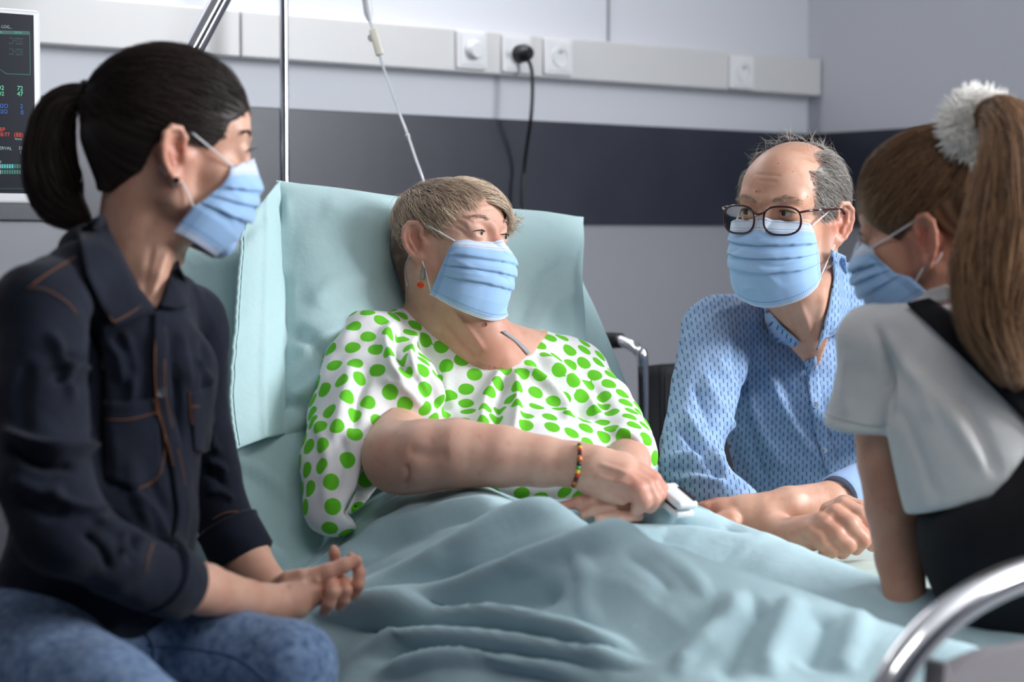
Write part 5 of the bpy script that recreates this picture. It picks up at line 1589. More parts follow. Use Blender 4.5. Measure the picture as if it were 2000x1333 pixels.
def build_man():
    root = empty('person', (2.72, 2.55, 0.0), 'person with glasses and grey hair in a blue dash-print shirt leaning on the bed', 'person')
    H = Frame(1544, 427, 3.15, -26, 3, 2, 1.06)
    v = bbox_vol([P(1320, 600, 3.3), P(1760, 600, 3.6), P(1320, 1100, 2.8), P(1760, 1100, 2.75), P(1540, 240, 3.1), P(1540, 240, 3.35)], 0.05, 0.0022)
    head(v, H, slit=0.0036, brow=1.15, jaw=1.15, nose=0.93)
    v.cone(H(0, -0.025, -0.045), P(1575, 650, 3.35), 0.060, 0.064, 0.02)
    v.chainpx([(1560, 560, 3.19, 52), (1578, 620, 3.25, 60), (1585, 690, 3.31, 58)], 0.025)
    v.chainpx([(1540, 690, 3.35, 20), (1582, 700, 3.34, 18), (1620, 690, 3.37, 20)], 0.03)
    v.chainpx([(1410, 665, 3.38, 46), (1570, 700, 3.47, 60), (1730, 645, 3.57, 48)], 0.03)
    v.ellpx(1565, 810, 3.48, 130, 140, 0.10, 0.04)
    v.ellpx(1590, 980, 3.5, 130, 150, 0.11, 0.05)
    # left forearm (upper), hand towards the patient
    v.chainpx([(1735, 650, 3.54, 46), (1752, 860, 3.24, 44), (1735, 945, 3.06, 42), (1700, 962, 3.01, 42), (1620, 982, 2.96, 41), (1540, 990, 2.93, 39), (1490, 1000, 2.92, 36), (1450, 1003, 2.92, 33)], 0.015)
    v.chainpx([(1455, 998, 2.92, 30), (1410, 1000, 2.92, 26), (1385, 998, 2.92, 18)], 0.012)
    v.chainpx([(1440, 985, 2.93, 18), (1400, 988, 2.93, 14), (1372, 990, 2.93, 11)], 0.006)
    v.chainpx([(1425, 1010, 2.90, 17), (1395, 1022, 2.89, 14), (1370, 1030, 2.89, 11)], 0.006)
    v.chainpx([(1430, 1020, 2.89, 17), (1405, 1036, 2.88, 14), (1385, 1046, 2.88, 11)], 0.006)
    # right forearm under it, ending in a loose fist
    v.chainpx([(1400, 665, 3.36, 46), (1352, 900, 3.09, 42), (1400, 985, 3.0, 42), (1480, 1035, 2.92, 38), (1535, 1048, 2.88, 33), (1575, 1046, 2.86, 32)], 0.015)
    v.chainpx([(1560, 1042, 2.865, 32), (1600, 1036, 2.855, 32), (1625, 1024, 2.85, 28)], 0.012)
    v.chainpx([(1585, 1038, 2.835, 21), (1606, 1056, 2.822, 19), (1626, 1072, 2.826, 17), (1612, 1084, 2.845, 14)], 0.005)
    v.chainpx([(1606, 1020, 2.835, 21), (1634, 1044, 2.818, 19), (1656, 1064, 2.822, 17.5), (1645, 1080, 2.845, 14)], 0.005)
    v.chainpx([(1630, 1004, 2.838, 20), (1660, 1026, 2.822, 19), (1684, 1054, 2.826, 17.5), (1672, 1072, 2.85, 14)], 0.005)
    v.chainpx([(1646, 988, 2.85, 18), (1680, 1006, 2.838, 17), (1702, 1042, 2.84, 16), (1704, 1066, 2.86, 13)], 0.005)
    v.chainpx([(1620, 1000, 2.88, 20), (1650, 985, 2.88, 17), (1680, 990, 2.87, 14)], 0.008)
    g = bbox_vol([P(1260, 480, 3.4), P(1790, 480, 3.75), P(1260, 1180, 2.85), P(1790, 1180, 2.85), P(1500, 900, 3.75)], 0.03, 0.0045)
    g.chainpx([(1408, 650, 3.36, 68), (1500, 640, 3.40, 72), (1580, 640, 3.42, 72), (1660, 590, 3.47, 70), (1735, 600, 3.55, 72)], 0.04)
    g.chainpx([(1600, 560, 3.40, 62), (1650, 590, 3.46, 60)], 0.03)
    g.ellpx(1560, 770, 3.43, 165, 170, 0.135, 0.05)
    g.ellpx(1600, 940, 3.46, 160, 200, 0.14, 0.06)
    g.chainpx([(1640, 1050, 3.6, 150), (1650, 1180, 3.6, 150)], 0.05)
    g.chainpx([(1402, 655, 3.34, 72), (1378, 760, 3.22, 66), (1352, 870, 3.10, 62), (1346, 915, 3.06, 60)], 0.03)
    g.chainpx([(1346, 922, 3.06, 58), (1390, 955, 2.99, 52), (1440, 990, 2.95, 48)], 0.02)
    g.chainpx([(1735, 620, 3.52, 74), (1755, 780, 3.32, 64), (1745, 900, 3.12, 60), (1730, 945, 3.05, 58)], 0.03)
    g.chainpx([(1728, 945, 3.04, 56), (1690, 960, 3.0, 52)], 0.015)
    full = g.d.copy()
    cut_px(g, [(1490, 540), (1485, 590), (1520, 640), (1560, 672), (1582, 700), (1594, 684), (1618, 630), (1640, 560), (1640, 500), (1520, 500)], 2.9, 3.36, 0.004)
    V, F = v.mesh(1)
    V = tuck(V, g, full, [[(1380, 200), (1700, 200), (1700, 500), (1640, 560), (1618, 630), (1592, 705), (1582, 705), (1520, 640), (1485, 590), (1440, 560), (1380, 500)], [(1340, 960), (1440, 968), (1600, 940), (1640, 960), (1660, 975), (1720, 1000), (1720, 1110), (1340, 1110)]], 0.020, 0.04)
    sk = skin_mat('man_skin', srgb(216, 172, 150), srgb(206, 156, 132), srgb(196, 118, 98), 0.4)
    q = H.inv(V)
    st = np.clip(1 - np.abs(q[:, 2] + 0.06) / 0.05, 0, 1) * (q[:, 1] > -0.01) * (np.abs(q[:, 0]) > 0.035) * 0.25 * (q[:, 2] < -0.02)
    bl_ = blush(V, [(H(0.081, -0.014, -0.006), 0.034), (P(1640, 1040, 2.83), 0.03), (P(1690, 1040, 2.83), 0.025), (P(1375, 990, 2.92), 0.03), (H(-0.01, 0.09, 0.045), 0.004)])
    V = sculpt(V, F, [([(1560, 590), (1580, 640), (1585, 690)], 7, 0.003), ([(1610, 560), (1600, 640), (1590, 690)], 8, 0.004), ([(1540, 600), (1560, 660)], 7, -0.003),
                      ([(1564, 428), (1585, 432), (1600, 440)], 3, -0.0012), ([(1564, 438), (1582, 446)], 3, -0.0012), ([(1470, 340), (1500, 342), (1530, 345)], 3, -0.0008), ([(1480, 352), (1520, 356)], 3, -0.0008),
                      ([(1483, 372), (1482, 395)], 3, -0.0016), ([(1590, 1030), (1605, 1020), (1630, 1003)], 6, 0.002), ([(1500, 975), (1540, 968), (1580, 965)], 7, 0.0015)])
    body = mk('body', V, F, sk, root, attrs={'blush': bl_, 'stubble': st})
    eye_balls(H, body, srgb(60, 52, 45), 1.0, (-0.5, -0.05))
    lash_line(H, body, 0.0036, (0.05, 0.035, 0.03))
    skin = Surf((V, F))
    for (x, y, r_) in ((1478, 375, 0.0022), (1548, 336, 0.0012), (1577, 384, 0.0012), (1590, 418, 0.0012), (1520, 320, 0.0012), (1596, 373, 0.0014)):
        disc_on(skin, x, y, r_, 0.001, bpy.data.materials.get('mole') or sk, body, 'mole')
    mo, mW, mF = face_mask(H, root, seed=8, pleat=0.005, vol=v, side=[(0, 0.060, 0.060, -0.006), (0.3, 0.066, 0.052, -0.030), (0.6, 0.067, 0.042, -0.056), (1, 0.064, 0.030, -0.088)], cen=[(0, 0.088, 0.000), (0.12, 0.100, -0.014), (0.25, 0.110, -0.030), (0.4, 0.114, -0.048), (0.6, 0.114, -0.072), (0.8, 0.104, -0.102), (0.93, 0.090, -0.122), (1, 0.081, -0.128)])
    # ---- hair: grey, sides and back, thin on top
    rs = np.random.default_rng(21)
    hm = hair_mat('grey_hair', srgb(92, 84, 78), srgb(196, 190, 182), 0.4)
    hv = bbox_vol([H(a, b, c) for a in (-.12, .12) for b in (-.14, .12) for c in (-.1, .15)], 0.0, 0.004)
    hv.ell(H(SC), SR * H.s * np.array([0.995, 0.995, 0.975]), H.A, 0.01)
    hv.keep_poly(H, [(0.052, 0.072), (0.048, 0.05), (0.030, 0.02), (0.022, -0.012), (0.010, -0.012), (0.004, 0.022), (-0.034, 0.022), (-0.040, -0.05), (-0.2, -0.06), (-0.2, 0.098), (-0.075, 0.10), (0.0, 0.088)])
    hV, hF = hv.mesh(2)
    cap = mk('hair', hV, hF, hm, root, attrs={'tone': 0.4 + 0.15 * wav(hV, 0.01, 6)})
    def keep(x, y, z):
        if z > 0.075: return y < -0.045 or (abs(x) > 0.045 and y < 0.02)
        if z > 0.015: return y < 0.050
        if z > -0.012: return (0.004 < y < 0.026) or y < -0.042
        return y < -0.046 and z > -0.05
    r = scalp_points(7500, keep, rs)
    def dirf(p):
        d = np.zeros_like(p); d[:, 1] = -0.75; d[:, 2] = -0.55; d[:, 0] = 0.2 * np.sign(p[:, 0])
        return d
    W, wd, O = grow(H, r, dirf, 0.030, 6, lambda t: 0.40 - 0.40 * t, rs, 0.2, width=0.00045, off0=0.0)
    ribbons(W, wd, np.clip(rs.normal(0.55, 0.25, len(r)), 0, 1), O, 'hair_strands', hm, cap)
    def keept(x, y, z): return z > 0.085 and -0.07 < y < 0.03
    r = scalp_points(170, keept, rs)
    def dirt(p):
        d = np.zeros_like(p); d[:, 0] = -0.5; d[:, 1] = 0.2; d[:, 2] = 0.3; return d
    W, wd, O = grow(H, r, dirt, 0.024, 6, lambda t: 0.8 - 0.6 * t, rs, 0.6, width=0.00035, r=SR * 0.985)
    ribbons(W, wd, np.clip(rs.normal(0.7, 0.2, len(r)), 0, 1), O, 'wispy_strands', hm, cap)
    bm_ = hair_mat('grey_brow', srgb(150, 125, 110), srgb(205, 188, 172), 0.5)
    for sg in (-1, 1):
        n = 60; t = rs.uniform(0, 1, n)
        rt = np.stack([sg * (0.010 + 0.038 * t), 0.0905 - 0.018 * t ** 2, 0.028 + 0.007 * np.sin(t * 2.6) + rs.normal(0, 0.0014, n)], 1)
        dv = np.stack([sg * np.ones(n), 0.1 * np.ones(n), 0.2 - 0.5 * t], 1) + rs.normal(0, 0.25, (n, 3)); dv /= np.linalg.norm(dv, axis=1, keepdims=True)
        pth = np.stack([rt + dv * q_ for q_ in np.linspace(0, 0.009, 3)], 1)
        ribbons(H.o + H.s * (pth @ H.A), np.full((n, 3), 0.0003), rs.uniform(0, 0.7, n), np.broadcast_to(H.A[1], pth.shape), 'eyebrow', bm_, body)
    # ---- glasses
    gl = empty('eyeglasses', H(0, 0.1, 0.01)); gl.parent = root; gl.location = H(0, 0.1, 0.01) - np.array(root.location)
    gl['label'] = 'dark red framed eyeglasses'
    fm = mat('dark_red_acetate', srgb(52, 16, 20), 0.2, coat=0.5)
    lm, nt_, b_ = newmat('lens_glass')
    b_.inputs['Base Color'].default_value = (0.96, 0.97, 0.96, 1); b_.inputs['Roughness'].default_value = 0.0; b_.inputs['IOR'].default_value = 1.05
    b_.inputs['Transmission Weight'].default_value = 1.0
    def lens_pt(sg, t, k=1.0):
        cx_, cz_ = 0.0355, 0.003
        x = 0.0278 * k * np.sign(math.cos(t)) * abs(math.cos(t)) ** 0.75; z_ = 0.0225 * k * np.sign(math.sin(t)) * abs(math.sin(t)) ** 0.75
        if z_ > 0: z_ *= 0.86
        X = cx_ + x
        return H(sg * X, 0.1055 - 4.2 * (X - 0.012) ** 2 * (X > 0.012), cz_ + z_ - 0.12 * 0)
    for sg in (-1, 1):
        ring = [lens_pt(sg, t) for t in np.linspace(0, 2 * math.pi, 49)]
        MB().tube(ring, 0.0018, 8, cap=False).build('rim', fm, gl, smooth=True)
        rim2 = [lens_pt(sg, t, 0.985) for t in np.linspace(0, 2 * math.pi, 33)[:-1]]
        c_ = sum(rim2) / len(rim2)
        Vv = rim2 + [c_ + H.A[1] * 0.0006]
        lo = mk('lens', Vv, [[i, (i + 1) % 32, 32] for i in range(32)], lm, gl)
        thick(lo, 0.0008)
        tmp = [H(sg * 0.0605, 0.0970, 0.014), H(sg * 0.072, 0.084, 0.017), H(sg * 0.0765, 0.060, 0.017), H(sg * 0.0785, 0.02, 0.017), H(sg * 0.080, -0.008, 0.016), H(sg * 0.080, -0.026, 0.004)]
        MB().tube(smooth_path(tmp, 5), 0.0019, 8).build('temple', fm, gl, smooth=True)
        MB().tube([H(sg * 0.0768, 0.064, 0.017), H(sg * 0.0772, 0.056, 0.017)], 0.0026, 8).build('hinge', M['steel'], gl, smooth=True)
    MB().tube(smooth_path([lens_pt(-1, math.pi - 0.5), H(0, 0.1080, 0.010), lens_pt(1, math.pi - 0.5)], 6), 0.0019, 8).build('bridge', fm, gl, smooth=True)

    # ---- shirt
    GV, GF = g.mesh(2)
    GV = GV + vnormals(GV, GF) * (0.0020 * wav(GV, 0.035, 8) + 0.0010 * wav(GV, 0.015, 20))[:, None]
    GV = sculpt(GV, GF, [
        ([(1370, 720), (1400, 790), (1450, 860)], 9, 0.009), ([(1350, 740), (1385, 820), (1430, 880)], 8, -0.009), ([(1330, 790), (1370, 860), (1430, 930)], 9, 0.011), ([(1325, 830), (1370, 890), (1420, 935)], 7, -0.010),
        ([(1390, 690), (1440, 760), (1470, 800)], 9, 0.007), ([(1300, 900), (1350, 890), (1420, 905)], 8, 0.009), ([(1295, 925), (1350, 915), (1420, 930)], 7, -0.008), ([(1300, 945), (1360, 935), (1430, 950)], 7, 0.007),
        ([(1480, 640), (1520, 760), (1590, 880), (1640, 930)], 14, 0.010), ([(1455, 700), (1480, 820), (1540, 930)], 12, 0.009), ([(1500, 680), (1545, 790), (1610, 890)], 11, -0.010),
        ([(1450, 780), (1470, 880), (1500, 950)], 10, -0.009), ([(1560, 740), (1590, 800), (1640, 860)], 10, 0.007), ([(1440, 640), (1450, 740), (1460, 800)], 12, -0.012), ([(1380, 620), (1440, 600), (1490, 580)], 8, 0.004),
        ([(1640, 620), (1670, 720), (1690, 820)], 10, 0.007)])
    sm = shirt_material()
    shirt = mk('shirt', GV, GF, sm, root, attrs={'fab': fabco(GV)})
    shirt['label'] = 'light blue shirt printed with small dark dashes'
    ss = Surf((GV, GF), (V, F))
    def cloth(name, A, B, na, nb, off, t=0.0025, m=sm, curl=0.0):
        pv, pf = ss.patch(A, B, na, nb, off, curl=curl)
        return thick(mk(name, pv, pf, m, shirt, attrs={'fab': fabco(pv)}), t)
    cloth('collar', [(1482, 578), (1500, 606), (1532, 640), (1562, 668)], [(1490, 600), (1498, 640), (1508, 664), (1552, 678)], 20, 8, 0.008, curl=0.004)
    cloth('collar', [(1622, 488), (1628, 545), (1618, 600), (1594, 684)], [(1652, 500), (1660, 590), (1652, 655), (1612, 650)], 24, 8, 0.010, curl=0.004)
    cloth('placket', [(1572, 706), (1578, 760), (1590, 840), (1616, 930)], [(1594, 696), (1602, 760), (1616, 840), (1642, 925)], 26, 5, 0.005)
    plain = fabric('plain_blue_cotton', srgb(150, 178, 220), srgb(158, 186, 226))
    # turned-back cuff on the upper forearm
    a = P(1640, 975, 2.965); b2 = P(1712, 950, 3.04); ax = nrm(b2 - a)
    autosmooth(MB().lathe(a - ax * 0.006, ax, [(0.0335, 0.004), (0.037, 0.0), (0.040, 0.006), (0.043, 0.055), (0.0445, 0.068), (0.036, 0.072)], 32).build('cuff', plain, shirt), 60)
    pb = mat('pearl_button', srgb(215, 225, 235), 0.2)
    for x, y in ((1580, 714), (1593, 791), (1610, 880)):
        disc_on(Surf((GV, GF)), x, y, 0.0058, 0.012, pb, shirt)
    # trousers, hidden behind the bed: thighs, shins, shoes
    t = bbox_vol([(2.45, 1.75, 0.0), (3.0, 2.9, 0.75)], 0.06, 0.008)
    for x in (2.63, 2.83):
        t.chain([(np.array([x, 2.62, 0.60]), 0.085), (np.array([x - 0.03, 2.15, 0.58]), 0.065), (np.array([x - 0.03, 2.12, 0.50]), 0.058), (np.array([x - 0.02, 2.10, 0.11]), 0.048)], 0.03)
    t.chain([(np.array([2.62, 2.62, 0.62]), 0.1), (np.array([2.84, 2.62, 0.62]), 0.1)], 0.04)
    tV, tF = t.mesh(2)
    mk('trousers', tV, tF, fabric('navy_denim', srgb(34, 44, 62), srgb(44, 54, 74), nscale=40), root)
    for x in (2.61, 2.81):
        t = bbox_vol([(x - 0.06, 1.90, 0), (x + 0.06, 2.2, 0.12)], 0.03, 0.006)
        t.chain([(np.array([x, 2.12, 0.045]), 0.045), (np.array([x, 1.98, 0.035]), 0.036)], 0.02)
        sV, sF = t.mesh(1); sV[:, 2] = np.maximum(sV[:, 2], 0.001)
        mk('shoe', sV, sF, M['black'], root)
build_man()

# ================================================================== the woman on the near side
def build_woman():
    root = empty('person', (1.02, 2.02, 0.0), 'person with a dark ponytail in a dark denim shirt sitting at the near bedside', 'person')
    H = Frame(338, 294, 2.35, 101, 9, 0, 1.0)
    v = bbox_vol([P(-60, 550, 2.1), P(720, 550, 2.55), P(-60, 1260, 2.05), P(720, 1260, 2.55), P(330, 80, 2.25), P(330, 80, 2.5), P(90, 900, 2.0)], 0.03, 0.0023)
    head(v, H, slit=0.0042, brow=0.85, jaw=0.85, nose=0.95)
    v.cone(H(0, -0.026, -0.045), P(262, 540, 2.36), 0.050, 0.052, 0.02)
    v.chainpx([(300, 440, 2.37, 64), (278, 510, 2.37, 68), (268, 600, 2.36, 82)], 0.025)
    v.chainpx([(322, 450, 2.34, 26), (300, 540, 2.31, 24), (292, 600, 2.30, 20)], 0.02)     # neck tendon
    v.chainpx([(110, 640, 2.18, 70), (270, 650, 2.35, 85), (370, 640, 2.48, 62)], 0.03)
    v.ellpx(255, 790, 2.34, 140, 170, 0.09, 0.04)
    v.ellpx(215, 1050, 2.30, 140, 200, 0.095, 0.05)
    # near (right) arm
    v.chainpx([(95, 650, 2.16, 62), (95, 900, 2.08, 58), (130, 1040, 2.07, 58), (330, 1135, 2.20, 56), (400, 1152, 2.25, 50), (480, 1172, 2.32, 39), (520, 1178, 2.355, 36)], 0.015)
    # far (left) arm
    v.chainpx([(375, 650, 2.5, 55), (400, 900, 2.52, 52), (440, 1040, 2.51, 52), (480, 1090, 2.50, 48), (520, 1140, 2.475, 38), (535, 1160, 2.465, 34)], 0.015)
    # clasped hands
    v.chainpx([(518, 1178, 2.355, 34), (556, 1172, 2.375, 31), (600, 1149, 2.388, 28)], 0.010)
    v.chainpx([(545, 1190, 2.37, 28), (580, 1180, 2.38, 28), (612, 1160, 2.39, 24)], 0.012)
    v.chainpx([(604, 1132, 2.388, 23), (640, 1117, 2.386, 15.5), (672, 1105, 2.39, 14.5), (696, 1095, 2.395, 11.5)], 0.004)      # near index
    v.chainpx([(538, 1160, 2.46, 32), (580, 1155, 2.46, 32), (625, 1148, 2.455, 26)], 0.010)     # far palm
    v.chainpx([(536, 1148, 2.41, 16), (562, 1131, 2.388, 15), (588, 1123, 2.382, 12.5)], 0.003)  # far thumb
    v.chainpx([(662, 1125, 2.435, 13), (657, 1100, 2.42, 11.5), (653, 1080, 2.415, 10.5), (652, 1074, 2.415, 9.5)], 0.003)
    v.chainpx([(640, 1135, 2.43, 15), (647, 1140, 2.388, 14), (650, 1156, 2.374, 14.5), (643, 1178, 2.377, 13.5), (634, 1195, 2.385, 10.5)], 0.0025)
    v.chainpx([(662, 1132, 2.43, 14), (671, 1139, 2.395, 12.5), (676, 1153, 2.382, 12.5), (672, 1172, 2.385, 11.5), (663, 1186, 2.39, 9)], 0.0025)
    v.chainpx([(680, 1140, 2.44, 13), (692, 1160, 2.405, 12), (700, 1143, 2.397, 12), (702, 1120, 2.40, 12), (695, 1098, 2.405, 11), (686, 1088, 2.41, 9)], 0.0025)
    g = bbox_vol([P(-110, 420, 2.1), P(520, 420, 2.6), P(-110, 1330, 2.0), P(520, 1330, 2.6), P(80, 850, 1.96), P(100, 1080, 1.95)], 0.04, 0.0045)
    g.chainpx([(80, 600, 2.17, 84), (160, 545, 2.24, 80), (250, 570, 2.33, 84), (330, 600, 2.44, 66), (368, 625, 2.49, 62)], 0.03)
    g.chainpx([(175, 500, 2.32, 60), (210, 560, 2.32, 70)], 0.03)
    g.ellpx(250, 760, 2.33, 172, 190, 0.115, 0.05)
    g.ellpx(205, 1000, 2.30, 180, 230, 0.12, 0.05)
    g.chainpx([(120, 1180, 2.25, 130), (240, 1200, 2.32, 110)], 0.05)
    g.chainpx([(82, 625, 2.15, 92), (80, 780, 2.10, 92), (86, 930, 2.06, 92), (120, 1030, 2.06, 88)], 0.03)
    g.chainpx([(120, 1040, 2.06, 86), (220, 1090, 2.12, 78), (312, 1132, 2.185, 70)], 0.02)
    g.chainpx([(372, 640, 2.49, 68), (388, 800, 2.51, 62), (410, 930, 2.52, 58), (450, 1050, 2.51, 56)], 0.03)
    full = g.d.copy()
    cut_px(g, [(205, 380), (204, 432), (232, 500), (268, 570), (300, 606), (312, 590), (330, 540), (352, 490), (360, 380)], 2.0, 2.33, 0.004)
    V, F = v.mesh(1)
    V = tuck(V, g, full, [[(0, 0), (560, 0), (560, 520), (360, 500), (330, 540), (312, 592), (300, 608), (268, 572), (232, 502), (204, 434), (150, 400), (0, 400)], [(352, 1080), (375, 1110), (420, 1130), (425, 1085), (450, 1066), (495, 1045), (520, 1060), (740, 1040), (740, 1260), (400, 1260), (345, 1180)]], 0.020)
    sk = skin_mat('woman_skin', srgb(212, 168, 146), srgb(202, 152, 130), srgb(190, 118, 98), 0.42)
    bl_ = blush(V, [(H(-0.08, -0.014, -0.006), 0.032), (P(660, 1150, 2.40), 0.03), (P(695, 1110, 2.41), 0.025)])
    V = sculpt(V, F, [([(330, 480), (310, 540), (296, 590)], 7, 0.004), ([(300, 470), (285, 540), (280, 600)], 8, -0.003), ([(612, 1128), (625, 1140)], 6, 0.002), ([(560, 1150), (600, 1135)], 6, 0.002)])
    body = mk('body', V, F, sk, root, attrs={'blush': bl_, 'stubble': np.zeros(len(V))})
    eye_balls(H, body, srgb(50, 36, 28), 1.0, (0.1, -0.2))
    lash_line(H, body, 0.0042)
    # longer lashes
    rs = np.random.default_rng(31)
    lm = hair_mat('dark_lash', (0.01, 0.007, 0.006), (0.02, 0.014, 0.012), 0.5)
    for sg in (-1, 1):
        n = 34; t = rs.uniform(-1, 1, n); x = 0.0135 * t
        rt = np.stack([sg * (0.032 + x), 0.0705 + np.sqrt(0.0152 ** 2 - x ** 2), 0.0110 + 0.0042 * (1 - t * t) ** 0.6], 1)
        dv = np.stack([sg * t * 0.5, np.ones(n), 0.15 * np.ones(n)], 1); dv /= np.linalg.norm(dv, axis=1, keepdims=True)
        pth = np.stack([rt + dv * q + np.array([0, 0, 1]) * q * q * 30 for q in np.linspace(0, 0.009, 4)], 1)
        ribbons(H.o + H.s * (pth @ H.A), np.full((n, 4), 0.0004) * np.linspace(1, 0.3, 4), rs.uniform(0, 1, n), np.broadcast_to(H.A[2], pth.shape), 'eyelashes', lm, body)
        n = 110; t = rs.uniform(0, 1, n)
        rt = np.stack([sg * (0.012 + 0.038 * t), 0.0875 - 0.017 * t ** 2, 0.028 + 0.008 * np.sin(t * 2.3) + rs.normal(0, 0.0012, n)], 1)
        dv = np.stack([sg * np.ones(n), -0.2 - 0.5 * t, 0.3 - 0.6 * t], 1) + rs.normal(0, 0.12, (n, 3)); dv /= np.linalg.norm(dv, axis=1, keepdims=True)
        pth = np.stack([rt + dv * q for q in np.linspace(0, 0.007, 3)], 1)
        ribbons(H.o + H.s * (pth @ H.A), np.full((n, 3), 0.0005), rs.uniform(0, 1, n), np.broadcast_to(H.A[1], pth.shape), 'eyebrow', lm, body)
    skin = Surf((V, F))
    face_mask(H, root, loop_v=0.8, seed=14, pleat=0.006, vol=v,
              side=[(0, 0.056, 0.060, -0.012), (0.3, 0.062, 0.050, -0.034), (0.55, 0.066, 0.034, -0.052), (0.8, 0.066, 0.020, -0.064), (1, 0.060, 0.002, -0.096)],
              cen=[(0, 0.090, 0.000), (0.12, 0.103, -0.012), (0.25, 0.111, -0.027), (0.4, 0.112, -0.044), (0.6, 0.106, -0.068), (0.8, 0.092, -0.096), (0.93, 0.076, -0.112), (1, 0.066, -0.118)])
    # earring
    er = disc_on(skin, 345, 352, 0.0035, 0.004, mat('dark_crystal', (0.03, 0.03, 0.035), 0.1, metallic=0.6), root, 'earring')
    if er:
        disc_on(skin, 343, 361, 0.0028, 0.004, M['steel'], er, 'setting')
    # ---- hair pulled back
    hm = hair_mat('dark_hair', srgb(22, 16, 15), srgb(58, 44, 40), 0.5, 0.28)
    hv = bbox_vol([H(a, b, c) for a in (-.12, .12) for b in (-.15, .12) for c in (-.12, .16)], 0.0, 0.003)
    hv.ell(H(SC), SR * H.s * np.array([1.02, 1.02, 1.0]), H.A, 0.01)
    hv.ell(H(0, 0.030, 0.042), np.array((0.0615, 0.0568, 0.0600)) * H.s, H.A, 0.01)
    hv.chain([(H(0, -0.050, 0.0), 0.056), (H(0, -0.045, -0.05), 0.040)], 0.03)
    hv.keep_poly(H, [(0.095, 0.20), (0.082, 0.062), (0.066, 0.050), (0.052, 0.040), (0.044, 0.020), (0.032, 0.004), (0.020, 0.008), (0.005, 0.022), (-0.018, 0.020), (-0.036, 0.0), (-0.042, -0.03), (-0.070, -0.062), (-0.2, -0.075), (-0.2, 0.2)])
    hV, hF = hv.mesh(2)
    T = np.array([0, -0.104, 0.052])
    q = H.inv(hV) - T; angp = np.arctan2(q[:, 0], q[:, 2]) * 40
    hV = hV + vnormals(hV, hF) * (0.0004 * np.sin(angp + 2 * np.sin(angp * 0.31)))[:, None]
    cap = mk('hair', hV, hF, hm, root, attrs={'tone': np.clip(0.3 + 0.25 * np.sin(angp * 1.7 + np.sin(angp * 0.4) * 3), 0, 1)})
    cap['label'] = 'smooth dark brown hair tied in a ponytail'
    def keep(x, y, z):
        if y < -0.095: return False
        if z > 0.045: return y < 0.092
        if z > 0.02: return y < 0.054
        if z > 0.004: return y < 0.036 and not (-0.03 < y < 0.012)
        return y < -0.042 and z > -0.05
    r = scalp_points(4200, keep, rs)
    def dirf(p): return (T - p) / (np.linalg.norm(T - p, axis=1, keepdims=True) + 1e-6)
    W, wd, O = grow(H, r, dirf, 0.07, 8, 0.02, rs, 0.05, width=0.0006, off0=0.034, jitter=0.2)
    ribbons(W, wd, np.clip(rs.normal(0.5, 0.3, len(r)), 0, 1), O, 'hair_strands', hm, cap)
    # hair tie
    tp = P(181, 190, 2.36); ta = nrm(P(150, 186, 2.36) - P(196, 196, 2.36))
    for k in range(4):
        c = tp + ta * (0.010 - 0.0065 * k)
        ring = [c + 0.0155 * (math.cos(t) * np.array([0, 0, 1]) + math.sin(t) * nrm(np.cross(ta, [0, 0, 1]))) for t in np.linspace(0, 2 * math.pi, 21)]
        MB().tube(ring, 0.0042, 8, cap=False).build('hair_tie', M['blackcloth'], cap, smooth=True)
    path = [P(205, 196, 2.36), P(178, 190, 2.36), P(140, 192, 2.36), P(108, 225, 2.36), P(97, 290, 2.36), P(102, 350, 2.36), P(122, 400, 2.36), P(160, 432, 2.36)]
    rad = [0.014, 0.013, 0.018, 0.026, 0.032, 0.035, 0.031, 0.014]
    tv = bbox_vol(path, 0.06, 0.004)
    sp = smooth_path(path, 3); rr_ = np.interp(np.linspace(0, 1, len(sp)), np.linspace(0, 1, len(rad)), rad)
    tv.chain([(a, b * 0.88) for a, b in zip(sp, rr_)], 0.008)
    tV, tF = tv.mesh(2)
    tl = mk('ponytail', tV, tF, hm, cap, attrs={'tone': 0.2 + 0.1 * wav(tV, 0.01, 3)})
    W, wd, O = tail_strands(path, rad, 1500, 22, rs, width=0.0009, frizz=0.0025, ends=0.12)
    ribbons(W, wd, np.clip(rs.normal(0.45, 0.3, len(W)), 0, 1), O, 'ponytail_strands', hm, cap)

    # ---- denim shirt
    GV, GF = g.mesh(2)
    GV = GV + vnormals(GV, GF) * (0.0022 * wav(GV, 0.035, 17) + 0.0010 * wav(GV, 0.014, 27))[:, None]
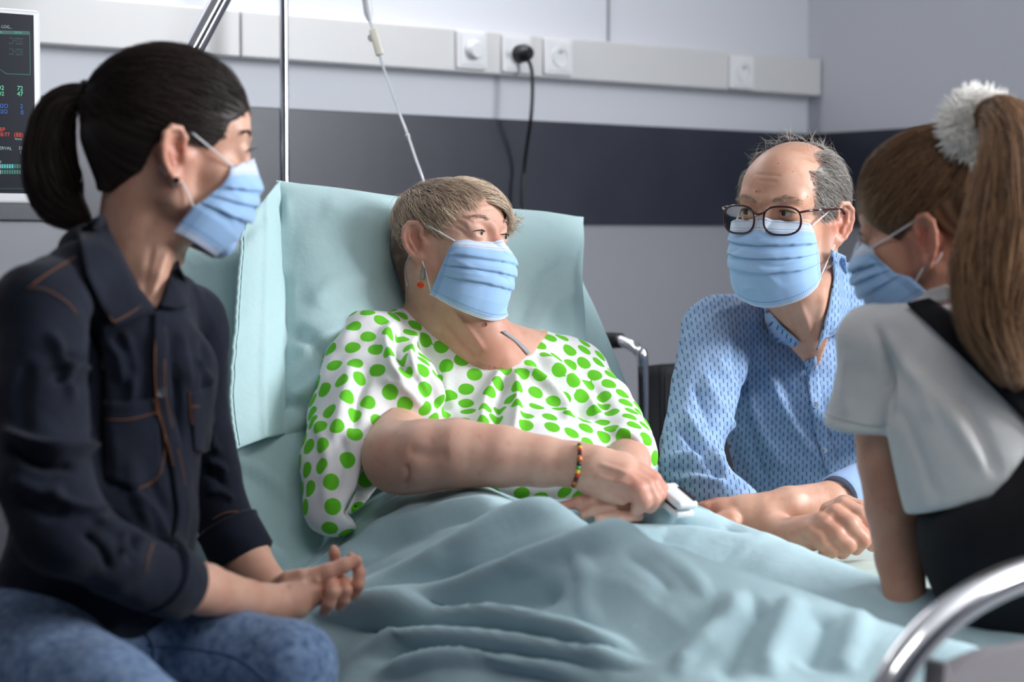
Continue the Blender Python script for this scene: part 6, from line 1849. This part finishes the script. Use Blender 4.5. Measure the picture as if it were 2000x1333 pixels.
    GV = sculpt(GV, GF, [
        ([(95, 640), (130, 720), (140, 800)], 10, 0.0090), ([(120, 690), (160, 705), (175, 695)], 7, -0.0105), ([(100, 740), (150, 745), (180, 735)], 7, -0.0090), ([(110, 715), (150, 722), (178, 714)], 6, 0.0090),
        ([(0, 830), (70, 870), (150, 880), (200, 860)], 10, 0.0180), ([(10, 870), (80, 910), (160, 912)], 9, -0.0150), ([(180, 600), (190, 720), (200, 860), (215, 960)], 8, -0.0210),
        ([(90, 960), (150, 990), (220, 1000)], 8, 0.0120), ([(180, 1010), (230, 1040), (240, 1090)], 6, 0.0120), ([(210, 1000), (255, 1040), (270, 1090)], 5, -0.0120), ([(160, 1040), (200, 1075), (215, 1120)], 6, -0.0105),
        ([(240, 640), (260, 740), (250, 800)], 10, 0.0075), ([(330, 640), (345, 760), (350, 880)], 7, -0.0090), ([(400, 900), (430, 910), (440, 930)], 5, 0.0090), ([(395, 920), (425, 935), (440, 950)], 5, -0.0090), ([(400, 960), (440, 965), (455, 985)], 5, 0.0075),
        ([(380, 700), (400, 720), (412, 760)], 6, 0.0075), ([(260, 960), (300, 1000), (330, 1060)], 7, 0.0075),
        ([(200, 660), (230, 700), (240, 760)], 9, 0.006), ([(225, 650), (250, 690), (262, 750)], 7, -0.006), ([(60, 700), (40, 780), (50, 860)], 14, -0.008), ([(20, 930), (80, 960), (130, 955)], 10, 0.010), ([(30, 975), (90, 1005), (140, 1000)], 9, -0.008),
        ([(230, 1020), (262, 1046), (290, 1060)], 6, 0.007), ([(225, 1045), (250, 1075), (262, 1105)], 6, -0.007), ([(280, 880), (300, 950), (330, 1010)], 8, -0.005), ([(250, 880), (262, 960), (300, 1040)], 9, 0.006),
        ([(395, 650), (402, 720), (398, 780)], 7, -0.006), ([(405, 840), (418, 870), (432, 890)], 6, 0.006), ([(350, 640), (362, 700), (372, 760)], 8, 0.005)])
    dm = fabric('dark_denim', srgb(13, 18, 31), srgb(20, 27, 43), weave=700, bump=0.35, nscale=30, sheen=0.06)
    shirt = mk('denim_shirt', GV, GF, dm, root)
    shirt['label'] = 'dark indigo denim shirt with orange stitching'
    ss = Surf((GV, GF), (V, F)); so = Surf((GV, GF))
    th = mat('orange_thread', srgb(128, 80, 46), 0.8)
    def cloth(name, A, B, na, nb, off, t=0.003, curl=0.0):
        pv, pf = ss.patch(A, B, na, nb, off, curl=curl); return (pv, pf, thick(mk(name, pv, pf, dm, shirt), t))
    c1 = cloth('collar', [(196, 418), (232, 492), (270, 566), (300, 604)], [(150, 452), (168, 540), (196, 600), (220, 640)], 24, 9, 0.012, curl=0.006)
    c2 = cloth('collar', [(344, 508), (330, 545), (318, 580), (312, 600)], [(362, 540), (368, 570), (366, 600), (340, 604)], 16, 7, 0.008, curl=0.004)
    pk = cloth('placket', [(300, 612), (298, 700), (306, 800), (332, 900), (345, 1000), (335, 1070)], [(326, 612), (326, 700), (334, 800), (358, 900), (372, 1000), (360, 1075)], 40, 5, 0.004)
    # chest pockets
    pks = []
    for A, B in (([(205, 782), (250, 786), (305, 776)], [(204, 935), (262, 958), (318, 925)]), ([(371, 765), (390, 762), (414, 756)], [(378, 880), (396, 885), (420, 875)])):
        pks.append(cloth('pocket', A, B, 14, 12, 0.002, 0.002)[:2])
    sc = Surf((GV, GF), (V, F), c1[:2], c2[:2], pk[:2], *pks)
    for pts in ([(160, 470), (172, 538), (200, 594), (222, 630)], [(222, 630), (258, 610), (285, 590)], [(60, 558), (100, 530), (148, 502)], [(52, 562), (90, 566), (130, 590), (150, 612)],
                [(206, 820), (250, 820), (308, 806)], [(308, 806), (322, 850), (318, 910), (300, 940), (270, 955)], [(300, 780), (308, 806)],
                [(372, 795), (395, 793), (412, 790)], [(371, 765), (372, 800), (376, 830)], [(304, 640), (303, 740), (312, 810), (336, 900), (349, 1000), (340, 1065)], [(322, 640), (322, 740), (330, 810), (353, 900), (367, 1000), (356, 1068)],
                [(338, 520), (352, 560), (362, 590)], [(355, 597), (340, 598), (328, 590)], [(300, 1060), (290, 1090), (285, 1120)], [(415, 1015), (440, 1002), (465, 1000)]):
        stitch(sc, pts, th, shirt, r=0.0006, off=0.0034)
    bs = mat('metal_button', srgb(150, 150, 158), 0.3, metallic=0.7)
    disc_on(sc, 316, 768, 0.0055, 0.007, bs, shirt)
    for x, y in ((342, 890), (352, 1012)):
        MB().tube([q for q in (sc.line([(x, y - 9), (x + 2, y + 9)], 0.001) or [])], 0.0018, 6).build('buttonhole', th, shirt, smooth=True)
    # rolled cuffs
    for a, b2, r0, r1 in ((P(352, 1146, 2.212), P(285, 1112, 2.16), 0.0365, 0.0455), (P(474, 1088, 2.505), P(440, 1020, 2.515), 0.040, 0.0425)):
        ax = nrm(b2 - a)
        V2 = MB().lathe(a - ax * 0.004, ax, [(r0 - 0.005, 0.006), (r0 - 0.001, 0.0), (r0 + 0.003, 0.004), (r1 - 0.001, 0.042), (r1, 0.050), (r1 - 0.006, 0.054)], 40)
        autosmooth(V2.build('cuff', dm, shirt), 60)
    # ---- jeans: sitting, knees to the bed
    t = bbox_vol([P(-150, 1150, 1.85), P(680, 1150, 2.4), P(-150, 1330, 1.8), (1.1, 1.7, 0.02), (1.35, 1.95, 0.1), (0.75, 1.6, 0.1)], 0.08, 0.006)
    kf = P(560, 1308, 2.26); kn = P(330, 1480, 2.0)
    hf = P(270, 1275, 2.36); hn = P(60, 1330, 2.16)
    t.chain([(hf, 0.082), (P(420, 1290, 2.31), 0.068), (kf, 0.056)], 0.03)
    t.chain([(kf, 0.056), (kf + np.array([0.02, -0.01, -0.25]), 0.052), (np.array([kf[0] + 0.03, kf[1] - 0.02, 0.09]), 0.045)], 0.02)
    t.chain([(hn, 0.088), (P(200, 1400, 2.07), 0.078), (kn, 0.062)], 0.03)
    t.chain([(kn, 0.062), (kn + np.array([0.02, -0.02, -0.25]), 0.054), (np.array([kn[0] + 0.03, kn[1] - 0.03, 0.09]), 0.046)], 0.02)
    t.chain([(P(60, 1290, 2.24), 0.10), (P(230, 1290, 2.36), 0.10)], 0.04)
    tV, tF = t.mesh(2)
    tV = tV + vnormals(tV, tF) * (0.0016 * wav(tV, 0.03, 12))[:, None]
    jm = fabric('blue_jeans', srgb(66, 88, 122), srgb(116, 138, 168), weave=500, bump=0.4, nscale=90, sheen=0.1)
    je = mk('jeans', tV, tF, jm, root)
    sj = Surf((tV, tF))
    tj = mat('jeans_thread', srgb(70, 92, 128), 0.8)
    stitch(sj, [(290, 1262), (380, 1268), (460, 1285), (520, 1330)], tj, je, r=0.0016)
    stitch(sj, [(285, 1240), (300, 1262), (300, 1290)], tj, je, r=0.0016)
    for k in (kf, kn):
        f = np.array([k[0] + 0.03, k[1] - 0.02, 0.0])
        s_ = bbox_vol([f + np.array([-0.08, -0.25, 0]), f + np.array([0.12, 0.08, 0.12])], 0.03, 0.006)
        s_.chain([(f + np.array([0, 0, 0.05]), 0.045), (f + np.array([0.05, -0.13, 0.036]), 0.036)], 0.02)
        sV, sF = s_.mesh(1); sV[:, 2] = np.maximum(sV[:, 2], 0.001)
        mk('shoe', sV, sF, M['white'], root)
    # the stool she sits on (below the frame)
    c = P(130, 1300, 2.26); zs = 0.555
    st = empty('stool', (c[0], c[1], 0), 'round grey stool under the woman in denim', 'stool')
    autosmooth(MB().lathe((c[0], c[1], zs - 0.06), (0, 0, 1), [(0, 0), (0.17, 0), (0.185, 0.015), (0.185, 0.045), (0.17, 0.06), (0, 0.06)], 32).build('seat', M['blackcloth'], st))
    MB().tube([(c[0], c[1], 0.06), (c[0], c[1], zs - 0.06)], 0.025, 16).build('column', M['steel'], st, smooth=True)
    for k in range(5):
        a = 2 * math.pi * k / 5
        e1 = np.array([c[0] + 0.24 * math.cos(a), c[1] + 0.24 * math.sin(a), 0.055])
        MB().tube([(c[0], c[1], 0.09), e1], 0.014, 10).build('leg', M['steel'], st, smooth=True)
        MB().lathe(e1 - np.array([0.01, 0, 0.03]), (1, 0, 0), [(0, 0), (0.025, 0), (0.025, 0.02), (0, 0.02)], 14).build('caster', M['black'], st)
build_woman()

# ================================================================== the girl at the foot of the bed
def build_girl():
    root = empty('person', P(1930, 1210, 2.36), 'person with a long brown ponytail and white scrunchie, back turned, in a black pinafore', 'person')
    H = Frame(1822, 446, 2.42, -108, 14, 0, 0.97)
    v = bbox_vol([P(1580, 600, 2.4), P(2200, 600, 2.3), P(1600, 1260, 2.6), P(2200, 1250, 2.3), P(1820, 220, 2.35), P(1820, 220, 2.55), P(1700, 1100, 2.62)], 0.03, 0.0025)
    head(v, H, fz=0.86, cz=1.02, ear_dz=-0.016, slit=0.0040, brow=0.7, jaw=0.8)
    v.cone(H(0, -0.03, -0.04), P(1872, 640, 2.40), 0.044, 0.046, 0.02)
    v.chainpx([(1858, 600, 2.40, 64), (1880, 690, 2.38, 80)], 0.03)
    v.chainpx([(1702, 672, 2.42, 46), (1880, 700, 2.36, 80), (2090, 720, 2.30, 52)], 0.03)
    v.ellpx(1900, 850, 2.36, 150, 170, 0.075, 0.04)
    v.ellpx(1995, 1080, 2.36, 110, 150, 0.06, 0.04)
    v.chainpx([(1702, 680, 2.42, 46), (1710, 800, 2.44, 47), (1726, 905, 2.45, 50), (1742, 990, 2.455, 52), (1758, 1090, 2.45, 48), (1770, 1180, 2.43, 40)], 0.015)
    v.chainpx([(1772, 1175, 2.44, 33), (1760, 1215, 2.44, 30)], 0.01)
    for k in range(4):
        v.chainpx([(1745 + 12 * k, 1215, 2.44, 13), (1728 + 14 * k, 1238 + 2 * k, 2.435 + 0.005 * k, 11), (1720 + 15 * k, 1250 + 3 * k, 2.44, 9)], 0.004)
    v.chainpx([(1785, 1200, 2.43, 13), (1805, 1225, 2.42, 10)], 0.005)
    # right arm reaching forward (out of frame)
    v.chainpx([(2090, 725, 2.30, 50), (2130, 900, 2.32, 46), (2100, 1020, 2.45, 42), (2060, 1090, 2.52, 34)], 0.015)
    g = bbox_vol([P(1570, 560, 2.45), P(2250, 560, 2.2), P(1570, 1080, 2.5), P(2250, 1080, 2.2), P(1800, 800, 2.2)], 0.03, 0.0045)
    g.chainpx([(1700, 662, 2.42, 58), (1780, 652, 2.40, 70), (1880, 680, 2.36, 92), (1990, 690, 2.32, 80), (2090, 715, 2.29, 64)], 0.03)
    g.ellpx(1905, 820, 2.36, 175, 180, 0.095, 0.04)
    g.ellpx(1925, 960, 2.35, 160, 160, 0.095, 0.04)
    g.chainpx([(1702, 668, 2.42, 58), (1692, 750, 2.43, 60), (1678, 835, 2.44, 68)], 0.025)
    g.chainpx([(2095, 715, 2.29, 66), (2120, 840, 2.30, 66)], 0.025)
    full = g.d.copy()
    g.half(P(1676, 836, 2.44), P(1672, 900, 2.45) - P(1684, 760, 2.43), 0.004, lo=P(1560, 780, 2.44) - 0.1, hi=P(1740, 960, 2.44) + 0.09)
    V, F = v.mesh(1)
    V = tuck(V, g, full, [[(1600, 150), (2200, 150), (2000, 640), (1900, 640), (1850, 600), (1800, 600), (1600, 600)], [(1600, 848), (1742, 856), (1770, 900), (1830, 1000), (1840, 1300), (1600, 1300)]], 0.008)
    sk = skin_mat('girl_skin', srgb(206, 158, 136), srgb(196, 142, 118), srgb(190, 104, 84), 0.45)
    bl_ = blush(V, [(H(0.079, -0.014, -0.02), 0.034), (P(1735, 950, 2.46), 0.03)])
    body = mk('body', V, F, sk, root, attrs={'blush': bl_, 'stubble': np.zeros(len(V))})
    eye_balls(H, body, srgb(70, 60, 50), 1.0, (0, -0.2)); lash_line(H, body, 0.004)
    skin = Surf((V, F))
    face_mask(H, root, loop_v=0.85, seed=20, vol=v, pleat=0.006, fz=0.86,
              side=[(0, 0.056, 0.062, -0.014), (0.3, 0.062, 0.052, -0.036), (0.55, 0.066, 0.040, -0.056), (0.8, 0.066, 0.020, -0.068), (1, 0.060, 0.002, -0.100)],
              cen=[(0, 0.090, 0.002), (0.12, 0.106, -0.014), (0.25, 0.117, -0.030), (0.4, 0.120, -0.048), (0.6, 0.114, -0.074), (0.8, 0.102, -0.104), (0.93, 0.086, -0.120), (1, 0.074, -0.128)],
              ear=((0.0755, 0.004, 0.006), (0.073, -0.008, 0.012), (0.069, -0.026, 0.004)), ear2=((0.075, -0.002, -0.050), (0.071, -0.016, -0.048), (0.069, -0.026, -0.038)))
    rs = np.random.default_rng(41)
    hm = hair_mat('brown_hair', srgb(62, 42, 32), srgb(176, 136, 102), 0.45, 0.25)
    hv = bbox_vol([H(a, b, c) for a in (-.12, .12) for b in (-.15, .12) for c in (-.12, .16)], 0.0, 0.0035)
    hv.ell(H(SC), SR * H.s * np.array([1.06, 1.05, 1.06]), H.A, 0.01)
    hv.ell(H(0, 0.030, 0.044), np.array((0.0625, 0.0575, 0.0610)) * H.s, H.A, 0.01)
    hv.chain([(H(0, -0.06, 0.0), 0.060), (H(0, -0.055, -0.05), 0.044)], 0.03)
    hv.keep_poly(H, [(0.12, 0.20), (0.11, 0.050), (0.080, 0.034), (0.060, 0.016), (0.042, -0.006), (0.026, -0.018), (0.008, 0.004), (-0.020, 0.008), (-0.038, -0.02), (-0.044, -0.04), (-0.070, -0.062), (-0.2, -0.075), (-0.2, 0.2)])
    hV, hF = hv.mesh(2)
    T = H.inv(P(1925, 255, 2.36)[None])[0]
    q = H.inv(hV) - T; angp = np.arctan2(q[:, 0], q[:, 1]) * 30
    cap = mk('hair', hV, hF, hm, root, attrs={'tone': np.clip(0.3 + 0.2 * np.sin(angp + np.sin(angp * 0.3) * 3), 0, 1)})
    cap['label'] = 'long brown hair in a high ponytail'
    def keep(x, y, z):
        if z > 0.04: return y < 0.092
        if z > 0.015: return y < 0.060
        if z > -0.01: return y < 0.036 and not (-0.03 < y < 0.008 and z < 0.004)
        return y < -0.042 and z > -0.06
    r = scalp_points(6500, keep, rs)
    def dirf(p): return (T - p) / (np.linalg.norm(T - p, axis=1, keepdims=True) + 1e-6)
    W, wd, O = grow(H, r, dirf, 0.075, 8, 0.02, rs, 0.10, width=0.00055, off0=0.062, jitter=0.2)
    ribbons(W, wd, np.clip(rs.normal(0.5, 0.28, len(r)), 0, 1), O, 'hair_strands', hm, cap)
    # flyaway strands round the hairline
    r = scalp_points(90, lambda x, y, z: y > 0.03 and z > 0.01 and z < 0.09, rs)
    W, wd, O = grow(H, r, lambda p: np.tile([0.2, 0.6, -0.5], (len(p), 1)), 0.035, 6, lambda t: 0.5 - 0.3 * t, rs, 0.5, width=0.0004, off0=0.05)
    ribbons(W, wd, rs.uniform(0.3, 1, len(r)), O, 'wispy_strands', hm, cap)
    path = [P(1905, 285, 2.37), P(1925, 240, 2.34), P(1955, 228, 2.30), P(1985, 290, 2.26), P(1975, 420, 2.25), P(1952, 540, 2.25), P(1945, 640, 2.25), P(1985, 750, 2.25)]
    rad = [0.018, 0.018, 0.026, 0.042, 0.052, 0.056, 0.042, 0.014]
    tv = bbox_vol(path, 0.08, 0.005)
    sp = smooth_path(path, 3); rr_ = np.interp(np.linspace(0, 1, len(sp)), np.linspace(0, 1, len(rad)), rad)
    tv.chain([(a, b * 0.8) for a, b in zip(sp, rr_)], 0.01)
    tV, tF = tv.mesh(2)
    mk('ponytail', tV, tF, hm, cap, attrs={'tone': 0.2 + 0.1 * wav(tV, 0.01, 3)})
    W, wd, O = tail_strands(path, rad, 4200, 24, rs, width=0.00065, frizz=0.007, ends=0.25)
    ribbons(W, wd, np.clip(rs.normal(0.58, 0.3, len(W)), 0, 1), O, 'ponytail_strands', hm, cap)
    # fluffy scrunchie
    fm = hair_mat('white_fluff', srgb(238, 236, 232), srgb(252, 250, 246), 0.8, 0.2)
    c = P(1915, 250, 2.345); ax = nrm(P(1955, 235, 2.30) - P(1895, 275, 2.38))
    e1 = nrm(np.cross(ax, [0, 0, 1])); e2 = np.cross(ax, e1)
    ring = [c + 0.030 * (math.cos(t) * e1 + math.sin(t) * e2) for t in np.linspace(0, 2 * math.pi, 25)]
    sc = MB().tube(ring, 0.015, 12, cap=False).build('scrunchie', fm, root, smooth=True)
    sc['label'] = 'fluffy white scrunchie'
    n = 3800; t = rs.uniform(0, 2 * math.pi, n); ph = rs.uniform(0, 2 * math.pi, n)
    ro = np.cos(t)[:, None] * e1 + np.sin(t)[:, None] * e2
    out = np.cos(ph)[:, None] * ro + np.sin(ph)[:, None] * ax
    base = c + 0.030 * ro + 0.014 * out
    dv = out + rs.normal(0, 0.3, (n, 3)); dv /= np.linalg.norm(dv, axis=1, keepdims=True)
    L = rs.uniform(0.008, 0.018, n)
    pth = np.stack([base + dv * (L * q_)[:, None] for q_ in (0, 0.5, 1)], 1)
    ribbons(pth, np.tile([0.0008, 0.0006, 0.0002], (n, 1)), rs.uniform(0, 1, n), np.broadcast_to(nrm(CAM - c), pth.shape), 'fluff', fm, sc)

    # ---- white T-shirt
    cut_px(g, [(1760, 1006), (1810, 1003), (1870, 994), (1940, 974), (1965, 940), (2000, 890), (2070, 850), (2200, 850), (2200, 1200), (1760, 1200)], 2.0, 2.7, 0.003)
    GV, GF = g.mesh(2)
    GV = GV + vnormals(GV, GF) * (0.0015 * wav(GV, 0.04, 22))[:, None]
    GV = sculpt(GV, GF, [([(1700, 620), (1735, 720), (1740, 840)], 9, -0.008), ([(1720, 640), (1790, 740), (1830, 840)], 14, 0.006), ([(1660, 680), (1650, 760), (1660, 820)], 12, 0.004), ([(1760, 700), (1850, 800), (1930, 930)], 14, 0.006), ([(1750, 780), (1800, 900), (1830, 990)], 12, -0.005), ([(1870, 760), (1920, 860), (1950, 940)], 12, -0.006)])
    wm = fabric('white_jersey', srgb(206, 206, 206), srgb(214, 214, 214), nscale=20)
    tee = mk('t_shirt', GV, GF, wm, root)
    tee['label'] = 'white short-sleeved T-shirt'
    ss = Surf((GV, GF), (V, F)); so = Surf((GV, GF))
    stitch(so, [(1608, 806), (1650, 820), (1700, 830), (1738, 828)], wm, tee, r=0.001, name='hem_stitch')
    pv, pf = ss.patch([(1790, 590), (1815, 566), (1850, 556), (1890, 600)], [(1800, 608), (1830, 592), (1862, 590), (1900, 640)], 18, 6, 0.006)
    thick(mk('collar', pv, pf, wm, tee), 0.003)
    # ---- black pinafore: bodice, skirt, shoulder straps
    bm_ = fabric('black_cloth', (0.008, 0.008, 0.010), (0.011, 0.011, 0.014), nscale=20, sheen=0.0)
    d = bbox_vol([P(1780, 880, 2.3), P(2350, 880, 2.2), P(1780, 1330, 2.5), P(2350, 1330, 2.1)], 0.08, 0.006)
    d.ellpx(1990, 1060, 2.355, 172, 160, 0.125, 0.04)
    d.ellpx(1925, 1045, 2.35, 108, 145, 0.126, 0.03)
    d.ellpx(1870, 1030, 2.35, 62, 90, 0.100, 0.03)
    d.chainpx([(2005, 1150, 2.36, 150), (2080, 1200, 2.35, 170)], 0.05)
    d.ellpx(2080, 1010, 2.3, 120, 160, 0.10, 0.05)
    d.chain([(P(1995, 1160, 2.40), 0.08), (P(2080, 1190, 2.52), 0.075), (P(2200, 1200, 2.6), 0.06)], 0.03)
    cut_px(d, [(1780, 880), (1780, 990), (1810, 1002), (1870, 992), (1935, 972), (1960, 930), (1990, 880), (2020, 830), (1780, 830)], 2.0, 2.6, 0.004)
    dV, dF = d.mesh(2)
    dr = mk('pinafore', dV, dF, bm_, root)
    dr['label'] = 'black pinafore with shoulder straps'
    pv, pf = ss.patch([(1772, 596), (1850, 670), (1930, 750), (2010, 830), (2060, 900)], [(1816, 586), (1900, 640), (1980, 715), (2060, 790), (2110, 870)], 34, 6, 0.005)
    thick(mk('shoulder_strap', pv, pf, bm_, dr), 0.004)
    # legs folded beside her, on the bed
    t = bbox_vol([P(1960, 1150, 2.45), P(2400, 1330, 2.9)], 0.1, 0.008)
    t.chain([(np.array([2.02, 1.55, 0.72]), 0.065), (np.array([2.30, 1.60, 0.72]), 0.055), (np.array([2.42, 1.62, 0.60]), 0.05), (np.array([2.44, 1.63, 0.32]), 0.04)], 0.02)
    t.chain([(np.array([2.02, 1.42, 0.72]), 0.065), (np.array([2.30, 1.42, 0.72]), 0.055), (np.array([2.42, 1.42, 0.60]), 0.05), (np.array([2.44, 1.42, 0.32]), 0.04)], 0.02)
    tV, tF = t.mesh(1)
    if len(tV): mk('tights', tV, tF, bm_, root)
build_girl()
